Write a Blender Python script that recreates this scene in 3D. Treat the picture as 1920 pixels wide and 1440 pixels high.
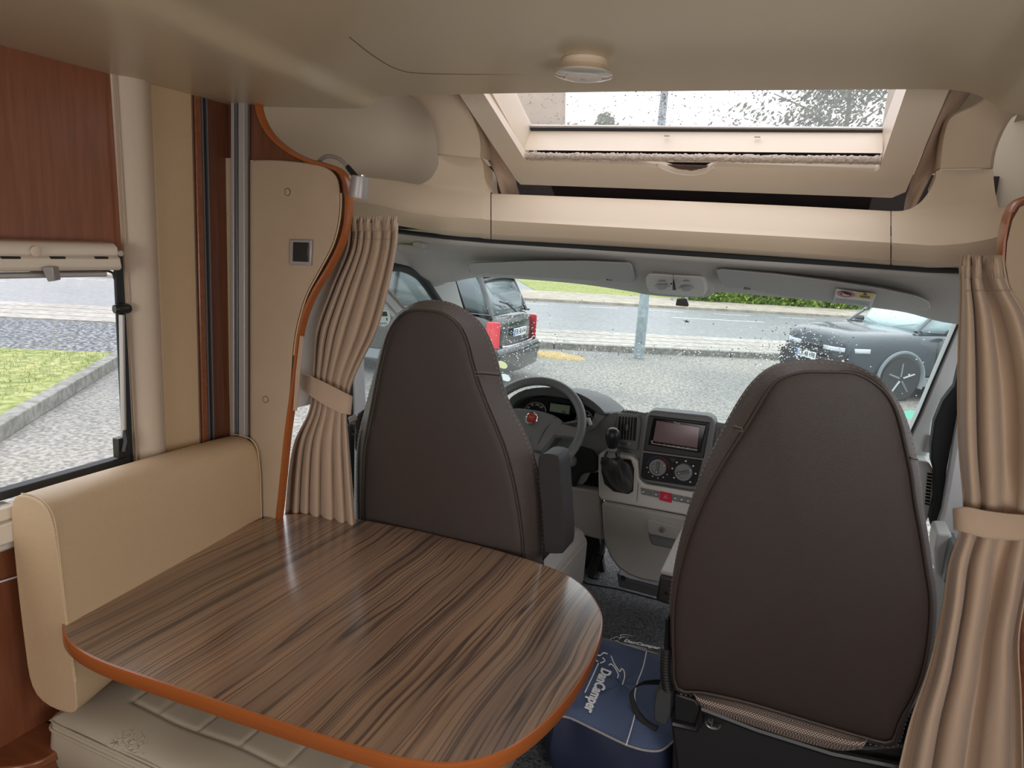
import bpy, bmesh, math, random
from mathutils import Vector, Matrix, Quaternion
random.seed(7)
for o in list(bpy.data.objects): bpy.data.objects.remove(o)
SC = bpy.context.scene
COL = SC.collection
PI = math.pi
# ------------------------------------------------------------------ camera
FPX = 1331.0
CAM = Vector((0.42, 0.0, 1.55))
def _basis():
    F = Vector((1540-960, 490-720, FPX)).normalized()
    L = Vector((-2250-960, 250-720, FPX)).normalized()
    R = -L; R = (R - R.dot(F)*F).normalized()
    Up = R.cross(F)
    return R, F, Up           # world X, Y, Z in camera (right, down, forward) coordinates
_R, _F, _U = _basis()
def ray(px, py):
    q = Vector((px-960, py-720, FPX))
    return Vector((_R.dot(q), _F.dot(q), _U.dot(q)))
def U(px, py, x=None, y=None, z=None):
    d = ray(px, py)
    if x is not None: t = (x-CAM.x)/d.x
    elif y is not None: t = (y-CAM.y)/d.y
    else: t = (z-CAM.z)/d.z
    return CAM + d*t
def UP(px, py, p0, n):
    d = ray(px, py); n = Vector(n); p0 = Vector(p0)
    return CAM + d*((p0-CAM).dot(n)/d.dot(n))
cam_d = bpy.data.cameras.new('camera'); cam = bpy.data.objects.new('camera', cam_d); COL.objects.link(cam)
cam_d.sensor_width = 36; cam_d.lens = FPX/1920*36; cam_d.clip_start = 0.02; cam_d.clip_end = 500
rx = Vector((_R.x, _F.x, _U.x)); ry = -Vector((_R.y, _F.y, _U.y)); rz = -Vector((_R.z, _F.z, _U.z))
mw = Matrix((rx, ry, rz)).transposed().to_4x4(); mw.translation = CAM
cam.matrix_world = mw
SC.camera = cam
# ------------------------------------------------------------------ exposure, sky, added fill lamps
SC.view_settings.view_transform = 'Standard'; SC.view_settings.look = 'None'
SC.view_settings.exposure = 0.08; SC.view_settings.gamma = 1.0; SC.view_settings.use_curve_mapping = False
SC.cycles.use_denoising = True
SC.cycles.max_bounces = 10; SC.cycles.diffuse_bounces = 5; SC.cycles.glossy_bounces = 4
SC.cycles.transparent_max_bounces = 12; SC.cycles.sample_clamp_indirect = 6; SC.cycles.caustics_reflective = False; SC.cycles.caustics_refractive = False
W = bpy.data.worlds.new('overcast_sky'); SC.world = W; W.use_nodes = True
nt = W.node_tree; nt.nodes.clear()
wo = nt.nodes.new('ShaderNodeOutputWorld'); bg = nt.nodes.new('ShaderNodeBackground')
tc = nt.nodes.new('ShaderNodeTexCoord'); sep = nt.nodes.new('ShaderNodeSeparateXYZ'); rp = nt.nodes.new('ShaderNodeValToRGB')
nz = nt.nodes.new('ShaderNodeTexNoise'); nz.inputs['Scale'].default_value = 3.0; nz.inputs['Detail'].default_value = 5
mx = nt.nodes.new('ShaderNodeMix'); mx.data_type = 'RGBA'; mx.blend_type = 'MULTIPLY'; mx.inputs[0].default_value = 0.25
nt.links.new(tc.outputs['Generated'], sep.inputs[0]); nt.links.new(sep.outputs['Z'], rp.inputs[0])
nt.links.new(tc.outputs['Generated'], nz.inputs['Vector'])
e = rp.color_ramp.elements
e[0].position = 0.0; e[0].color = (0.30, 0.32, 0.33, 1)
e[1].position = 1.0; e[1].color = (1.0, 1.02, 1.05, 1)
el = rp.color_ramp.elements.new(0.12); el.color = (0.42, 0.40, 0.43, 1)
el = rp.color_ramp.elements.new(0.45); el.color = (0.75, 0.75, 0.78, 1)
nt.links.new(rp.outputs[0], mx.inputs[6]); nt.links.new(nz.outputs[0], mx.inputs[7])
nt.links.new(mx.outputs[2], bg.inputs[0]); bg.inputs[1].default_value = 3.4
nt.links.new(bg.outputs[0], wo.inputs[0])
def area(name, loc, target, sx, sy, power, col=(1, 1, 1)):
    d = bpy.data.lights.new(name, 'AREA'); d.shape = 'RECTANGLE'; d.size = sx; d.size_y = sy; d.energy = power; d.color = col
    o = bpy.data.objects.new(name, d); COL.objects.link(o); o.location = loc
    o.rotation_euler = (Vector(target)-Vector(loc)).to_track_quat('-Z', 'Y').to_euler()
    return o
# added fill lamps behind and beside the viewer, standing in for unseen window daylight
area('fill_lamp_side', (1.06, 0.1, 1.22), (-1, 0.5, 1.0), 1.0, 0.62, 11, (1.0, 0.97, 0.94))
area('fill_lamp_rear', (0.0, -2.45, 1.35), (0.0, 1.0, 1.0), 1.2, 0.7, 26, (1.0, 0.96, 0.92))
area('fill_lamp_roof', (0.1, -0.75, 1.93), (0.1, -0.55, 0.0), 0.6, 0.6, 12, (1.0, 0.98, 0.96))

# ------------------------------------------------------------------ materials
MATS = {}
def mat(name, col=(0.5, 0.5, 0.5), rough=0.5, metal=0.0, bump=None, var=None, coat=0.0, spec=0.5, alpha=None, emit=None, sheen=0.0):
    """bump=(scale,strength[,kind]) ; var=(scale, colour2, contrast[, stretch xyz])"""
    if name in MATS: return MATS[name]
    m = bpy.data.materials.new(name); m.use_nodes = True; n = m.node_tree; b = n.nodes['Principled BSDF']
    b.inputs['Base Color'].default_value = (*col, 1); b.inputs['Roughness'].default_value = rough
    b.inputs['Metallic'].default_value = metal; b.inputs['Specular IOR Level'].default_value = spec
    b.inputs['Coat Weight'].default_value = coat; b.inputs['Coat Roughness'].default_value = 0.12
    if sheen: b.inputs['Sheen Weight'].default_value = sheen
    if emit: b.inputs['Emission Color'].default_value = (*emit[0], 1); b.inputs['Emission Strength'].default_value = emit[1]
    t = n.nodes.new('ShaderNodeTexCoord')
    if var:
        mp = n.nodes.new('ShaderNodeMapping'); n.links.new(t.outputs['Object'], mp.inputs[0])
        if len(var) > 3: mp.inputs['Scale'].default_value = var[3]
        if len(var) > 4: mp.inputs['Rotation'].default_value = var[4]
        q = n.nodes.new('ShaderNodeTexNoise'); q.inputs['Scale'].default_value = var[0]; q.inputs['Detail'].default_value = 6
        n.links.new(mp.outputs[0], q.inputs['Vector'])
        r = n.nodes.new('ShaderNodeValToRGB'); c = 0.5-0.5*var[2]
        r.color_ramp.elements[0].position = max(0, 0.5-0.5*(1-var[2])); r.color_ramp.elements[1].position = min(1, 0.5+0.5*(1-var[2]))
        r.color_ramp.elements[0].color = (*col, 1); r.color_ramp.elements[1].color = (*var[1], 1)
        n.links.new(q.outputs[0], r.inputs[0]); n.links.new(r.outputs[0], b.inputs['Base Color'])
    if bump:
        kind = bump[2] if len(bump) > 2 else 'noise'
        q = n.nodes.new('ShaderNodeTexVoronoi' if kind == 'cell' else 'ShaderNodeTexNoise'); q.inputs['Scale'].default_value = bump[0]
        n.links.new(t.outputs['Object'], q.inputs['Vector'])
        bp = n.nodes.new('ShaderNodeBump'); bp.inputs['Strength'].default_value = bump[1]; bp.inputs['Distance'].default_value = 0.002
        n.links.new(q.outputs[0], bp.inputs['Height']); n.links.new(bp.outputs[0], b.inputs['Normal'])
    m.diffuse_color = (*col, 1)
    MATS[name] = m; return m
def wood(name, c1, c2, scale=(1, 1, 12), freq=6.0, rough=0.35, coat=0.2, dark=None, rot=(0, 0, 0), distort=3.0, detail_scale=1.0):
    m = bpy.data.materials.new(name); m.use_nodes = True; n = m.node_tree; b = n.nodes['Principled BSDF']
    t = n.nodes.new('ShaderNodeTexCoord'); mp = n.nodes.new('ShaderNodeMapping'); mp.inputs['Scale'].default_value = scale; mp.inputs['Rotation'].default_value = rot
    q = n.nodes.new('ShaderNodeTexNoise'); q.inputs['Scale'].default_value = freq; q.inputs['Detail'].default_value = 8; q.inputs['Distortion'].default_value = 0.4
    n.links.new(t.outputs['Object'], mp.inputs[0]); n.links.new(mp.outputs[0], q.inputs['Vector'])
    r = n.nodes.new('ShaderNodeValToRGB'); r.color_ramp.elements[0].position = 0.3; r.color_ramp.elements[1].position = 0.72
    r.color_ramp.elements[0].color = (*c1, 1); r.color_ramp.elements[1].color = (*c2, 1)
    n.links.new(q.outputs[0], r.inputs[0]); n.links.new(r.outputs[0], b.inputs['Base Color'])
    b.inputs['Roughness'].default_value = rough; b.inputs['Coat Weight'].default_value = coat; b.inputs['Coat Roughness'].default_value = 0.25
    MATS[name] = m; return m
def zebrano(name):
    """walnut laminate with long wavy dark streaks along the vehicle"""
    m = bpy.data.materials.new(name); m.use_nodes = True; n = m.node_tree; b = n.nodes['Principled BSDF']; L = n.links.new
    t = n.nodes.new('ShaderNodeTexCoord'); mp = n.nodes.new('ShaderNodeMapping')
    mp.inputs['Rotation'].default_value = (0, 0, math.radians(TABLE_ROT)); L(t.outputs['Object'], mp.inputs[0])
    warp = n.nodes.new('ShaderNodeTexNoise'); warp.inputs['Scale'].default_value = 2.2; warp.inputs['Detail'].default_value = 2
    L(mp.outputs[0], warp.inputs['Vector'])
    sp = n.nodes.new('ShaderNodeSeparateXYZ'); L(mp.outputs[0], sp.inputs[0])
    def math_(op, a, bb):
        k = n.nodes.new('ShaderNodeMath'); k.operation = op
        for i, v in enumerate((a, bb)):
            if isinstance(v, (int, float)): k.inputs[i].default_value = v
            else: L(v, k.inputs[i])
        return k.outputs[0]
    xs = math_('ADD', sp.outputs['X'], math_('MULTIPLY', warp.outputs[0], 0.05))
    def streak(fx, fy, det, rough=0.6):
        cb = n.nodes.new('ShaderNodeCombineXYZ'); L(math_('MULTIPLY', xs, fx), cb.inputs[0]); L(math_('MULTIPLY', sp.outputs['Y'], fy), cb.inputs[1])
        q = n.nodes.new('ShaderNodeTexNoise'); q.inputs['Scale'].default_value = 1; q.inputs['Detail'].default_value = det; q.inputs['Roughness'].default_value = rough
        L(cb.outputs[0], q.inputs['Vector']); return q.outputs[0]
    base = streak(15, 0.25, 2); fine = streak(170, 2.5, 3); thin = streak(30, 0.45, 1, 0.4)
    def ramp(v, stops):
        r = n.nodes.new('ShaderNodeValToRGB'); r.color_ramp.elements[0].position = stops[0][0]; r.color_ramp.elements[0].color = (*stops[0][1], 1)
        r.color_ramp.elements[1].position = stops[-1][0]; r.color_ramp.elements[1].color = (*stops[-1][1], 1)
        for p, c in stops[1:-1]: r.color_ramp.elements.new(p).color = (*c, 1)
        L(v, r.inputs[0]); return r.outputs[0]
    c = ramp(base, [(0.28, (0.125, 0.073, 0.047)), (0.45, (0.235, 0.145, 0.09)), (0.6, (0.33, 0.205, 0.12)), (0.75, (0.20, 0.12, 0.078))])
    k = ramp(thin, [(0.36, (1, 1, 1)), (0.39, (0.30, 0.27, 0.28)), (0.42, (1, 1, 1)), (0.48, (1, 1, 1)), (0.505, (0.16, 0.14, 0.15)), (0.53, (1, 1, 1)), (0.60, (0.95, 0.92, 0.9)), (0.625, (0.3, 0.27, 0.28)), (0.65, (1, 1, 1))])
    f = ramp(fine, [(0.3, (0.72, 0.7, 0.7)), (0.65, (1.08, 1.08, 1.08))])
    def mul(a, bb):
        x = n.nodes.new('ShaderNodeMix'); x.data_type = 'RGBA'; x.blend_type = 'MULTIPLY'; x.inputs[0].default_value = 1; L(a, x.inputs[6]); L(bb, x.inputs[7]); return x.outputs[2]
    L(mul(mul(c, k), f), b.inputs['Base Color'])
    b.inputs['Roughness'].default_value = 0.35; b.inputs['Coat Weight'].default_value = 1.0; b.inputs['Coat Roughness'].default_value = 0.16; b.inputs['Coat IOR'].default_value = 1.75
    MATS[name] = m; return m
TABLE_ROT = 0
def glass(name, tint=(0.93, 0.97, 0.96), haze=0.03, refl=0.06, rough=0.0):
    m = bpy.data.materials.new(name); m.use_nodes = True; n = m.node_tree; n.nodes.clear()
    o = n.nodes.new('ShaderNodeOutputMaterial'); t = n.nodes.new('ShaderNodeBsdfTransparent'); t.inputs[0].default_value = (*tint, 1)
    g = n.nodes.new('ShaderNodeBsdfGlossy'); g.inputs['Roughness'].default_value = rough; g.inputs[0].default_value = (1, 1, 1, 1)
    d = n.nodes.new('ShaderNodeBsdfTranslucent'); d.inputs[0].default_value = (0.9, 0.97, 0.95, 1)
    a = n.nodes.new('ShaderNodeMixShader'); a.inputs[0].default_value = refl; b = n.nodes.new('ShaderNodeMixShader'); b.inputs[0].default_value = haze
    n.links.new(t.outputs[0], a.inputs[1]); n.links.new(g.outputs[0], a.inputs[2])
    n.links.new(a.outputs[0], b.inputs[1]); n.links.new(d.outputs[0], b.inputs[2]); n.links.new(b.outputs[0], o.inputs[0])
    MATS[name] = m; return m

def backlit(name, col, clear=0.3):
    m = bpy.data.materials.new(name); m.use_nodes = True; n = m.node_tree; n.nodes.clear(); o = n.nodes.new('ShaderNodeOutputMaterial')
    d = n.nodes.new('ShaderNodeBsdfDiffuse'); t = n.nodes.new('ShaderNodeBsdfTranslucent'); x = n.nodes.new('ShaderNodeMixShader'); g = n.nodes.new('ShaderNodeBsdfTransparent'); y = n.nodes.new('ShaderNodeMixShader')
    for k in (d, t): k.inputs[0].default_value = (*col, 1)
    x.inputs[0].default_value = 0.6; y.inputs[0].default_value = clear
    n.links.new(d.outputs[0], x.inputs[1]); n.links.new(t.outputs[0], x.inputs[2]); n.links.new(x.outputs[0], y.inputs[1]); n.links.new(g.outputs[0], y.inputs[2]); n.links.new(y.outputs[0], o.inputs[0]); MATS[name] = m
backlit('sticker_white', (0.92, 0.96, 0.96), 0.0); backlit('raindrop', (1.0, 1.0, 1.0), 0.15); backlit('sticker_yellow', (0.85, 0.88, 0.6), 0.2); backlit('sticker_green', (0.45, 0.85, 0.72), 0.2)
# ------------------------------------------------------------------ mesh helpers
class MB:
    def __init__(s): s.v = []; s.f = []
    def add(s, vs, fs):
        k = len(s.v); s.v += [Vector(p) for p in vs]; s.f += [tuple(i+k for i in f) for f in fs]; return s
    def box(s, c, size, rot=None):
        c = Vector(c); h = Vector(size)/2; R = rot.to_matrix() if rot is not None else Matrix.Identity(3)
        vs = [c + R @ Vector((x*h.x, y*h.y, z*h.z)) for x in (-1, 1) for y in (-1, 1) for z in (-1, 1)]
        return s.add(vs, [(0, 1, 3, 2), (4, 6, 7, 5), (0, 4, 5, 1), (2, 3, 7, 6), (0, 2, 6, 4), (1, 5, 7, 3)])
    def loft(s, rings, cap=True, closed=True, loop=False):
        n = len(rings[0]); vs = [p for r in rings for p in r]; fs = []; m = len(rings)
        for i in range(m if loop else m-1):
            a = i*n; b = ((i+1) % m)*n
            for j in range(n if closed else n-1):
                k = (j+1) % n; fs.append((a+j, a+k, b+k, b+j))
        if cap and closed and not loop: fs.append(tuple(range(n-1, -1, -1))); fs.append(tuple((m-1)*n+i for i in range(n)))
        return s.add(vs, fs)
    def grid(s, rows): return s.loft(rows, cap=False, closed=False)
    def slab(s, pts, vec):
        vec = Vector(vec); n = len(pts)
        return s.loft([[Vector(p) for p in pts], [Vector(p)+vec for p in pts]])
    def tube(s, pts, r, n=10, closed=False, cap=True, flat=None):
        pts = [Vector(p) for p in pts]; m = len(pts); rings = []; prev = None
        for i, p in enumerate(pts):
            if closed: d = (pts[(i+1) % m]-pts[i-1])
            else: d = pts[min(i+1, m-1)]-pts[max(i-1, 0)]
            d = d.normalized() if d.length > 1e-9 else Vector((0, 0, 1))
            if prev is None:
                a = Vector((0, 0, 1)) if abs(d.z) < 0.9 else Vector((1, 0, 0)); u = d.cross(a).normalized()
            else:
                u = prev-prev.dot(d)*d; u = u.normalized() if u.length > 1e-6 else d.orthogonal().normalized()
            prev = u; w = d.cross(u); rr = r[i] if isinstance(r, (list, tuple)) else r; fl = flat or 1
            rings.append([p+u*rr*math.cos(2*PI*k/n)+w*rr*fl*math.sin(2*PI*k/n) for k in range(n)])
        return s.loft(rings, cap=cap and not closed, loop=closed)
    def lathe(s, prof, c=(0, 0, 0), axis=(0, 0, 1), n=28):
        c = Vector(c); ax = Vector(axis).normalized(); u = ax.orthogonal().normalized(); w = ax.cross(u)
        rings = [[c+ax*h+(u*math.cos(2*PI*k/n)+w*math.sin(2*PI*k/n))*max(r, 1e-4) for k in range(n)] for r, h in prof]
        return s.loft(rings)
    def ell(s, c, rx, ry, rz, nu=12, nv=7):
        c = Vector(c); rings = []
        for i in range(1, nv):
            a = PI*i/nv; rings.append([c+Vector((rx*math.sin(a)*math.cos(2*PI*k/nu), ry*math.sin(a)*math.sin(2*PI*k/nu), rz*math.cos(a))) for k in range(nu)])
        return s.loft(rings)
    def build(s, name, m, parent=None, smooth=True, bevel=0, sub=0, solid=0, seg=2, angle=35, offset=-1):
        me = bpy.data.meshes.new(name); me.from_pydata([tuple(p) for p in s.v], [], s.f); me.validate(); 
        bm = bmesh.new(); bm.from_mesh(me); bmesh.ops.recalc_face_normals(bm, faces=bm.faces); bm.to_mesh(me); bm.free()
        me.materials.append(MATS[m] if isinstance(m, str) else m)
        o = bpy.data.objects.new(name, me); COL.objects.link(o)
        if parent is not None: setpar(o, parent)
        if solid:
            q = o.modifiers.new('thickness', 'SOLIDIFY'); q.thickness = solid; q.offset = offset
        if bevel:
            q = o.modifiers.new('bevel', 'BEVEL'); q.width = bevel; q.segments = seg; q.limit_method = 'ANGLE'; q.angle_limit = math.radians(angle); q.harden_normals = False
        if sub:
            q = o.modifiers.new('sub', 'SUBSURF'); q.levels = sub; q.render_levels = sub
        if smooth:
            for p in me.polygons: p.use_smooth = True
            if not sub: me.set_sharp_from_angle(angle=math.radians(38))
        return o
def wloc(o):
    v = Vector((0, 0, 0))
    while o is not None: v += o.location; o = o.parent
    return v
def setpar(o, parent):
    o.parent = parent
    o.matrix_parent_inverse = Matrix.Translation(-wloc(parent)) if parent.type == 'EMPTY' else Matrix.Identity(4)
def tag(o, label=None, cat=None, group=None, kind=None):
    if label: o['label'] = label
    if cat: o['category'] = cat
    if group: o['group'] = group
    if kind: o['kind'] = kind
    return o
def thing(name, loc, label, cat, group=None):
    o = bpy.data.objects.new(name, None); COL.objects.link(o); o.location = loc; o.empty_display_size = 0.05
    return tag(o, label, cat, group)
def struct(o): o['kind'] = 'structure'; return o
def spl(pts, n=8, closed=False):
    """Catmull-Rom through points"""
    pts = [Vector(p) for p in pts]; m = len(pts); out = []
    for i in range(m if closed else m-1):
        g = lambda k: pts[k % m] if closed else pts[min(max(k, 0), m-1)]
        p0, p1, p2, p3 = g(i-1), g(i), g(i+1), g(i+2)
        for k in range(n):
            t = k/n
            out.append(0.5*((2*p1)+(p2-p0)*t+(2*p0-5*p1+4*p2-p3)*t*t+(3*p1-p0-3*p2+p3)*t**3))
    if not closed: out.append(pts[-1])
    return out
def px(pts, n=0, closed=True, **k):
    """pixel outline -> points on a plane; n>0 smooths it"""
    q = [Vector((a, b, 0)) for a, b in pts]
    if n: q = spl(q, n, closed)
    return [U(p.x, p.y, **k) for p in q]
def resample(pts, n, closed=True):
    P = list(pts)+([pts[0]] if closed else []); L = [0]
    for a, b in zip(P, P[1:]): L.append(L[-1]+(b-a).length)
    out = []; j = 0
    for i in range(n):
        t = L[-1]*i/(n if closed else n-1)
        while j < len(L)-2 and L[j+1] < t: j += 1
        s = (t-L[j])/max(L[j+1]-L[j], 1e-9); out.append(P[j].lerp(P[j+1], min(max(s, 0), 1)))
    return out
def interp(tab, t):
    if t <= tab[0][0]: return tab[0][1]
    for (a, b), (c, d) in zip(tab, tab[1:]):
        if t <= c: return b+(d-b)*(t-a)/(c-a)
    return tab[-1][1]
def text(name, body, m, parent, origin, xdir, ydir, size, depth=0.0006, bold=0.0, shear=0.0, align='CENTER', stretch=1.0):
    c = bpy.data.curves.new(name, 'FONT'); c.body = body; c.size = size; c.extrude = depth; c.align_x = align; c.align_y = 'CENTER'; c.offset = bold; c.shear = shear; c.resolution_u = 3
    t = bpy.data.objects.new(name+'_tmp', c); COL.objects.link(t)
    dg = bpy.context.evaluated_depsgraph_get(); me = bpy.data.meshes.new_from_object(t.evaluated_get(dg)); bpy.data.objects.remove(t)
    X = Vector(xdir).normalized(); Y = Vector(ydir); Y = (Y-Y.dot(X)*X).normalized(); Z = X.cross(Y)
    M = Matrix((X*stretch, Y, Z)).transposed().to_4x4(); M.translation = Vector(origin); me.transform(M)
    me.materials.clear(); me.materials.append(MATS[m]); o = bpy.data.objects.new(name, me); COL.objects.link(o)
    if parent is not None: setpar(o, parent)
    return o
def copy_tree(o, parent=None, loc=None):
    c = o.copy(); COL.objects.link(c)
    if parent is not None: c.parent = parent
    for ch in list(o.children): copy_tree(ch, c)
    return c

# palette
mat('beige_plastic', (0.66, 0.55, 0.42), 0.45, bump=(900, 0.05))
mat('beige_light', (0.74, 0.68, 0.58), 0.42)
mat('ceiling_shell', (0.56, 0.465, 0.32), 0.38, bump=(260, 0.12), coat=0.15)
mat('frame_cream', (0.72, 0.63, 0.52), 0.4)
mat('leather_beige', (0.56, 0.405, 0.245), 0.45, bump=(600, 0.3, 'cell'))
mat('leather_pale', (0.56, 0.455, 0.35), 0.5, bump=(600, 0.3, 'cell'))
mat('leather_seat', (0.50, 0.45, 0.35), 0.42, bump=(60, 0.25), var=(5, (0.44, 0.385, 0.29), 0.3))
mat('suede_beige', (0.46, 0.355, 0.25), 0.8, bump=(300, 0.2), var=(5, (0.38, 0.28, 0.185), 0.3), sheen=0.1)
mat('leather_brown', (0.040, 0.029, 0.024), 0.45, bump=(800, 0.25, 'cell'))
mat('leather_brown_side', (0.088, 0.070, 0.063), 0.36, bump=(520, 0.5, 'cell'))  # paler than the back panel: window light on the bolsters put into the colour
mat('leather_grey', (0.36, 0.33, 0.31), 0.42, bump=(520, 0.4, 'cell'))
mat('stitch_pale', (0.45, 0.38, 0.32), 0.8)
mat('curtain_cloth', (0.47, 0.345, 0.245), 0.9, bump=(900, 0.35), sheen=0.2)
mat('headliner_grey', (0.58, 0.57, 0.545), 0.9, bump=(700, 0.2), var=(60, (0.53, 0.52, 0.5), 0.2))
mat('visor_grey', (0.50, 0.505, 0.49), 0.7)
mat('console_light', (0.68, 0.665, 0.635), 0.5, bump=(900, 0.1))
mat('dash_dark', (0.085, 0.092, 0.095), 0.45, bump=(900, 0.2))
mat('dash_mid', (0.19, 0.2, 0.205), 0.45, bump=(900, 0.15))
mat('dash_light', (0.42, 0.405, 0.38), 0.5, bump=(900, 0.1))
mat('black_plastic', (0.012, 0.012, 0.013), 0.4)
mat('black_matte', (0.018, 0.018, 0.019), 0.75)
mat('black_gloss', (0.006, 0.006, 0.007), 0.12)
mat('rubber_black', (0.02, 0.024, 0.027), 0.6)
mat('white_paint', (0.86, 0.88, 0.9), 0.3, coat=0.3)
mat('white_print', (0.85, 0.86, 0.86), 0.6)
mat('pillar_grey', (0.78, 0.82, 0.81), 0.5)
mat('alu', (0.50, 0.48, 0.46), 0.45, metal=0.5)
mat('alu_dark', (0.22, 0.22, 0.23), 0.4, metal=0.7)
mat('silver_plastic', (0.36, 0.34, 0.33), 0.42, metal=0.35)
mat('chrome', (0.8, 0.8, 0.82), 0.08, metal=1.0)
mat('screen_pink', (0.22, 0.15, 0.16), 0.12, coat=0.6)
mat('lcd_green', (0.26, 0.34, 0.22), 0.3)
mat('red_button', (0.62, 0.02, 0.055), 0.4)
mat('badge_red', (0.55, 0.035, 0.02), 0.25)
mat('blue_mark', (0.02, 0.09, 0.35), 0.5)
mat('red_mark', (0.45, 0.02, 0.02), 0.5)
mat('yellow_mark', (0.75, 0.50, 0.03), 0.5)
mat('orange_edge', (0.36, 0.105, 0.024), 0.32, coat=0.3, var=(8, (0.28, 0.075, 0.017), 0.3, (1, 1, 40)))
mat('carpet_black', (0.007, 0.008, 0.009), 0.95, bump=(160, 1.0), var=(130, (0.13, 0.135, 0.14), 0.6))
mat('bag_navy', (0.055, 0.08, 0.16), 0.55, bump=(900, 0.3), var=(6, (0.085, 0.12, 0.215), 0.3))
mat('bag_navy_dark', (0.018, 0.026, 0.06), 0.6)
mat('tweed', (0.30, 0.24, 0.20), 0.95)
mat('brush_fuzz', (0.55, 0.48, 0.42), 0.95, bump=(240, 1.0), var=(160, (0.36, 0.30, 0.25), 0.5))
mat('pleat_brown', (0.12, 0.07, 0.05), 0.7)
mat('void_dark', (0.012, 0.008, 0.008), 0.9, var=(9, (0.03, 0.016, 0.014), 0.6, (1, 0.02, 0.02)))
mat('lamp_white', (0.80, 0.72, 0.64), 0.3)
mat('lamp_ring', (0.50, 0.49, 0.45), 0.15, coat=0.5)
wood('cherry', (0.19, 0.062, 0.028), (0.26, 0.09, 0.042), scale=(9, 9, 0.7), freq=9, rough=0.35, coat=0.25)
wood('cherry_dark', (0.10, 0.032, 0.015), (0.15, 0.05, 0.022), scale=(9, 9, 0.7), freq=9, rough=0.4, coat=0.15)
wood('cherry_flat', (0.17, 0.055, 0.022), (0.25, 0.085, 0.036), scale=(1, 9, 9), freq=7, rough=0.32, coat=0.3)
zebrano('zebrano')
glass('glass_windshield', (0.88, 0.955, 0.945), 0.018, 0.04)
glass('glass_clear', (0.97, 0.975, 0.985), 0.03, 0.04)
glass('glass_door', (0.84, 0.87, 0.88), 0.03, 0.06)
glass('glass_roof', (0.97, 0.955, 0.975), 0.05, 0.04)
# ================================================================== OUTSIDE
GZ = -0.6
RU = Vector((0.878, 0.478, 0)).normalized(); RN = Vector((-RU.y, RU.x, 0))
def G(n, s, z=GZ): return RU*s+RN*n+Vector((0, 0, z))
def strip(name, n0, n1, s0, s1, z0, z1, m, **k):
    b = MB(); a = [G(n0, s0, z0), G(n1, s0, z0), G(n1, s1, z0), G(n0, s1, z0)]
    b.slab(a, (0, 0, z1-z0)); return b.build(name, m, smooth=False, **k)
mat('asphalt_lot', (0.47, 0.455, 0.42), 0.55, bump=(60, 0.5), var=(70, (0.31, 0.30, 0.275), 0.45))
# add large damp patches to the forecourt
EXT = 0.60
def patchy(name, fine, dark, light, damp, s1=70, s2=0.35, rough=0.6):
    fine, dark, light = [tuple(v*EXT for v in c) for c in (fine, dark, light)]
    m = bpy.data.materials.new(name); m.use_nodes = True; n = m.node_tree; b = n.nodes['Principled BSDF']; L = n.links.new
    t = n.nodes.new('ShaderNodeTexCoord')
    def nz(s, d): q = n.nodes.new('ShaderNodeTexNoise'); q.inputs['Scale'].default_value = s; q.inputs['Detail'].default_value = d; L(t.outputs['Object'], q.inputs['Vector']); return q.outputs[0]
    def rp(v, st):
        r = n.nodes.new('ShaderNodeValToRGB'); r.color_ramp.elements[0].position = st[0][0]; r.color_ramp.elements[0].color = (*st[0][1], 1)
        r.color_ramp.elements[1].position = st[-1][0]; r.color_ramp.elements[1].color = (*st[-1][1], 1)
        for p, c in st[1:-1]: r.color_ramp.elements.new(p).color = (*c, 1)
        L(v, r.inputs[0]); return r.outputs[0]
    a = rp(nz(s1, 3), [(0.36, dark), (0.5, fine), (0.66, light)]); c = rp(nz(s2, 4), [(0.38, damp), (0.52, (1, 1, 1)), (0.7, (1.06, 1.04, 1.0))])
    x = n.nodes.new('ShaderNodeMix'); x.data_type = 'RGBA'; x.blend_type = 'MULTIPLY'; x.inputs[0].default_value = 1; L(a, x.inputs[6]); L(c, x.inputs[7])
    L(x.outputs[2], b.inputs['Base Color']); b.inputs['Roughness'].default_value = rough
    q = n.nodes.new('ShaderNodeBump'); q.inputs['Strength'].default_value = 0.4; q.inputs['Distance'].default_value = 0.01; L(nz(s1, 3), q.inputs['Height']); L(q.outputs[0], b.inputs['Normal'])
    MATS[name] = m
patchy('forecourt', (0.37, 0.355, 0.32), (0.20, 0.19, 0.17), (0.55, 0.52, 0.46), (0.78, 0.81, 0.84), s1=22, s2=0.45, rough=0.75)
patchy('road_asphalt', (0.29, 0.305, 0.31), (0.22, 0.23, 0.235), (0.37, 0.38, 0.38), (0.92, 0.93, 0.95), s1=9, s2=0.2, rough=0.4)
patchy('paving', (0.60, 0.56, 0.50), (0.44, 0.41, 0.36), (0.72, 0.68, 0.62), (0.86, 0.84, 0.82), s1=6, s2=0.5, rough=0.7)
patchy('gravel_dark', (0.14, 0.15, 0.17), (0.02, 0.022, 0.027), (0.60, 0.61, 0.64), (0.9, 0.95, 1.0), s1=16, s2=0.8, rough=0.8)
patchy('verge_sand', (0.60, 0.52, 0.42), (0.48, 0.42, 0.33), (0.70, 0.63, 0.52), (0.9, 0.9, 0.88), s1=3, s2=0.2, rough=0.8)
patchy('kerb_stone', (0.36, 0.35, 0.31), (0.24, 0.24, 0.21), (0.47, 0.45, 0.41), (0.85, 0.87, 0.85), s1=12, s2=1.2, rough=0.8)
patchy('lawn', (0.42, 0.46, 0.12), (0.22, 0.29, 0.05), (0.66, 0.64, 0.27), (0.85, 0.92, 0.7), s1=11, s2=0.7, rough=0.9)
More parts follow.
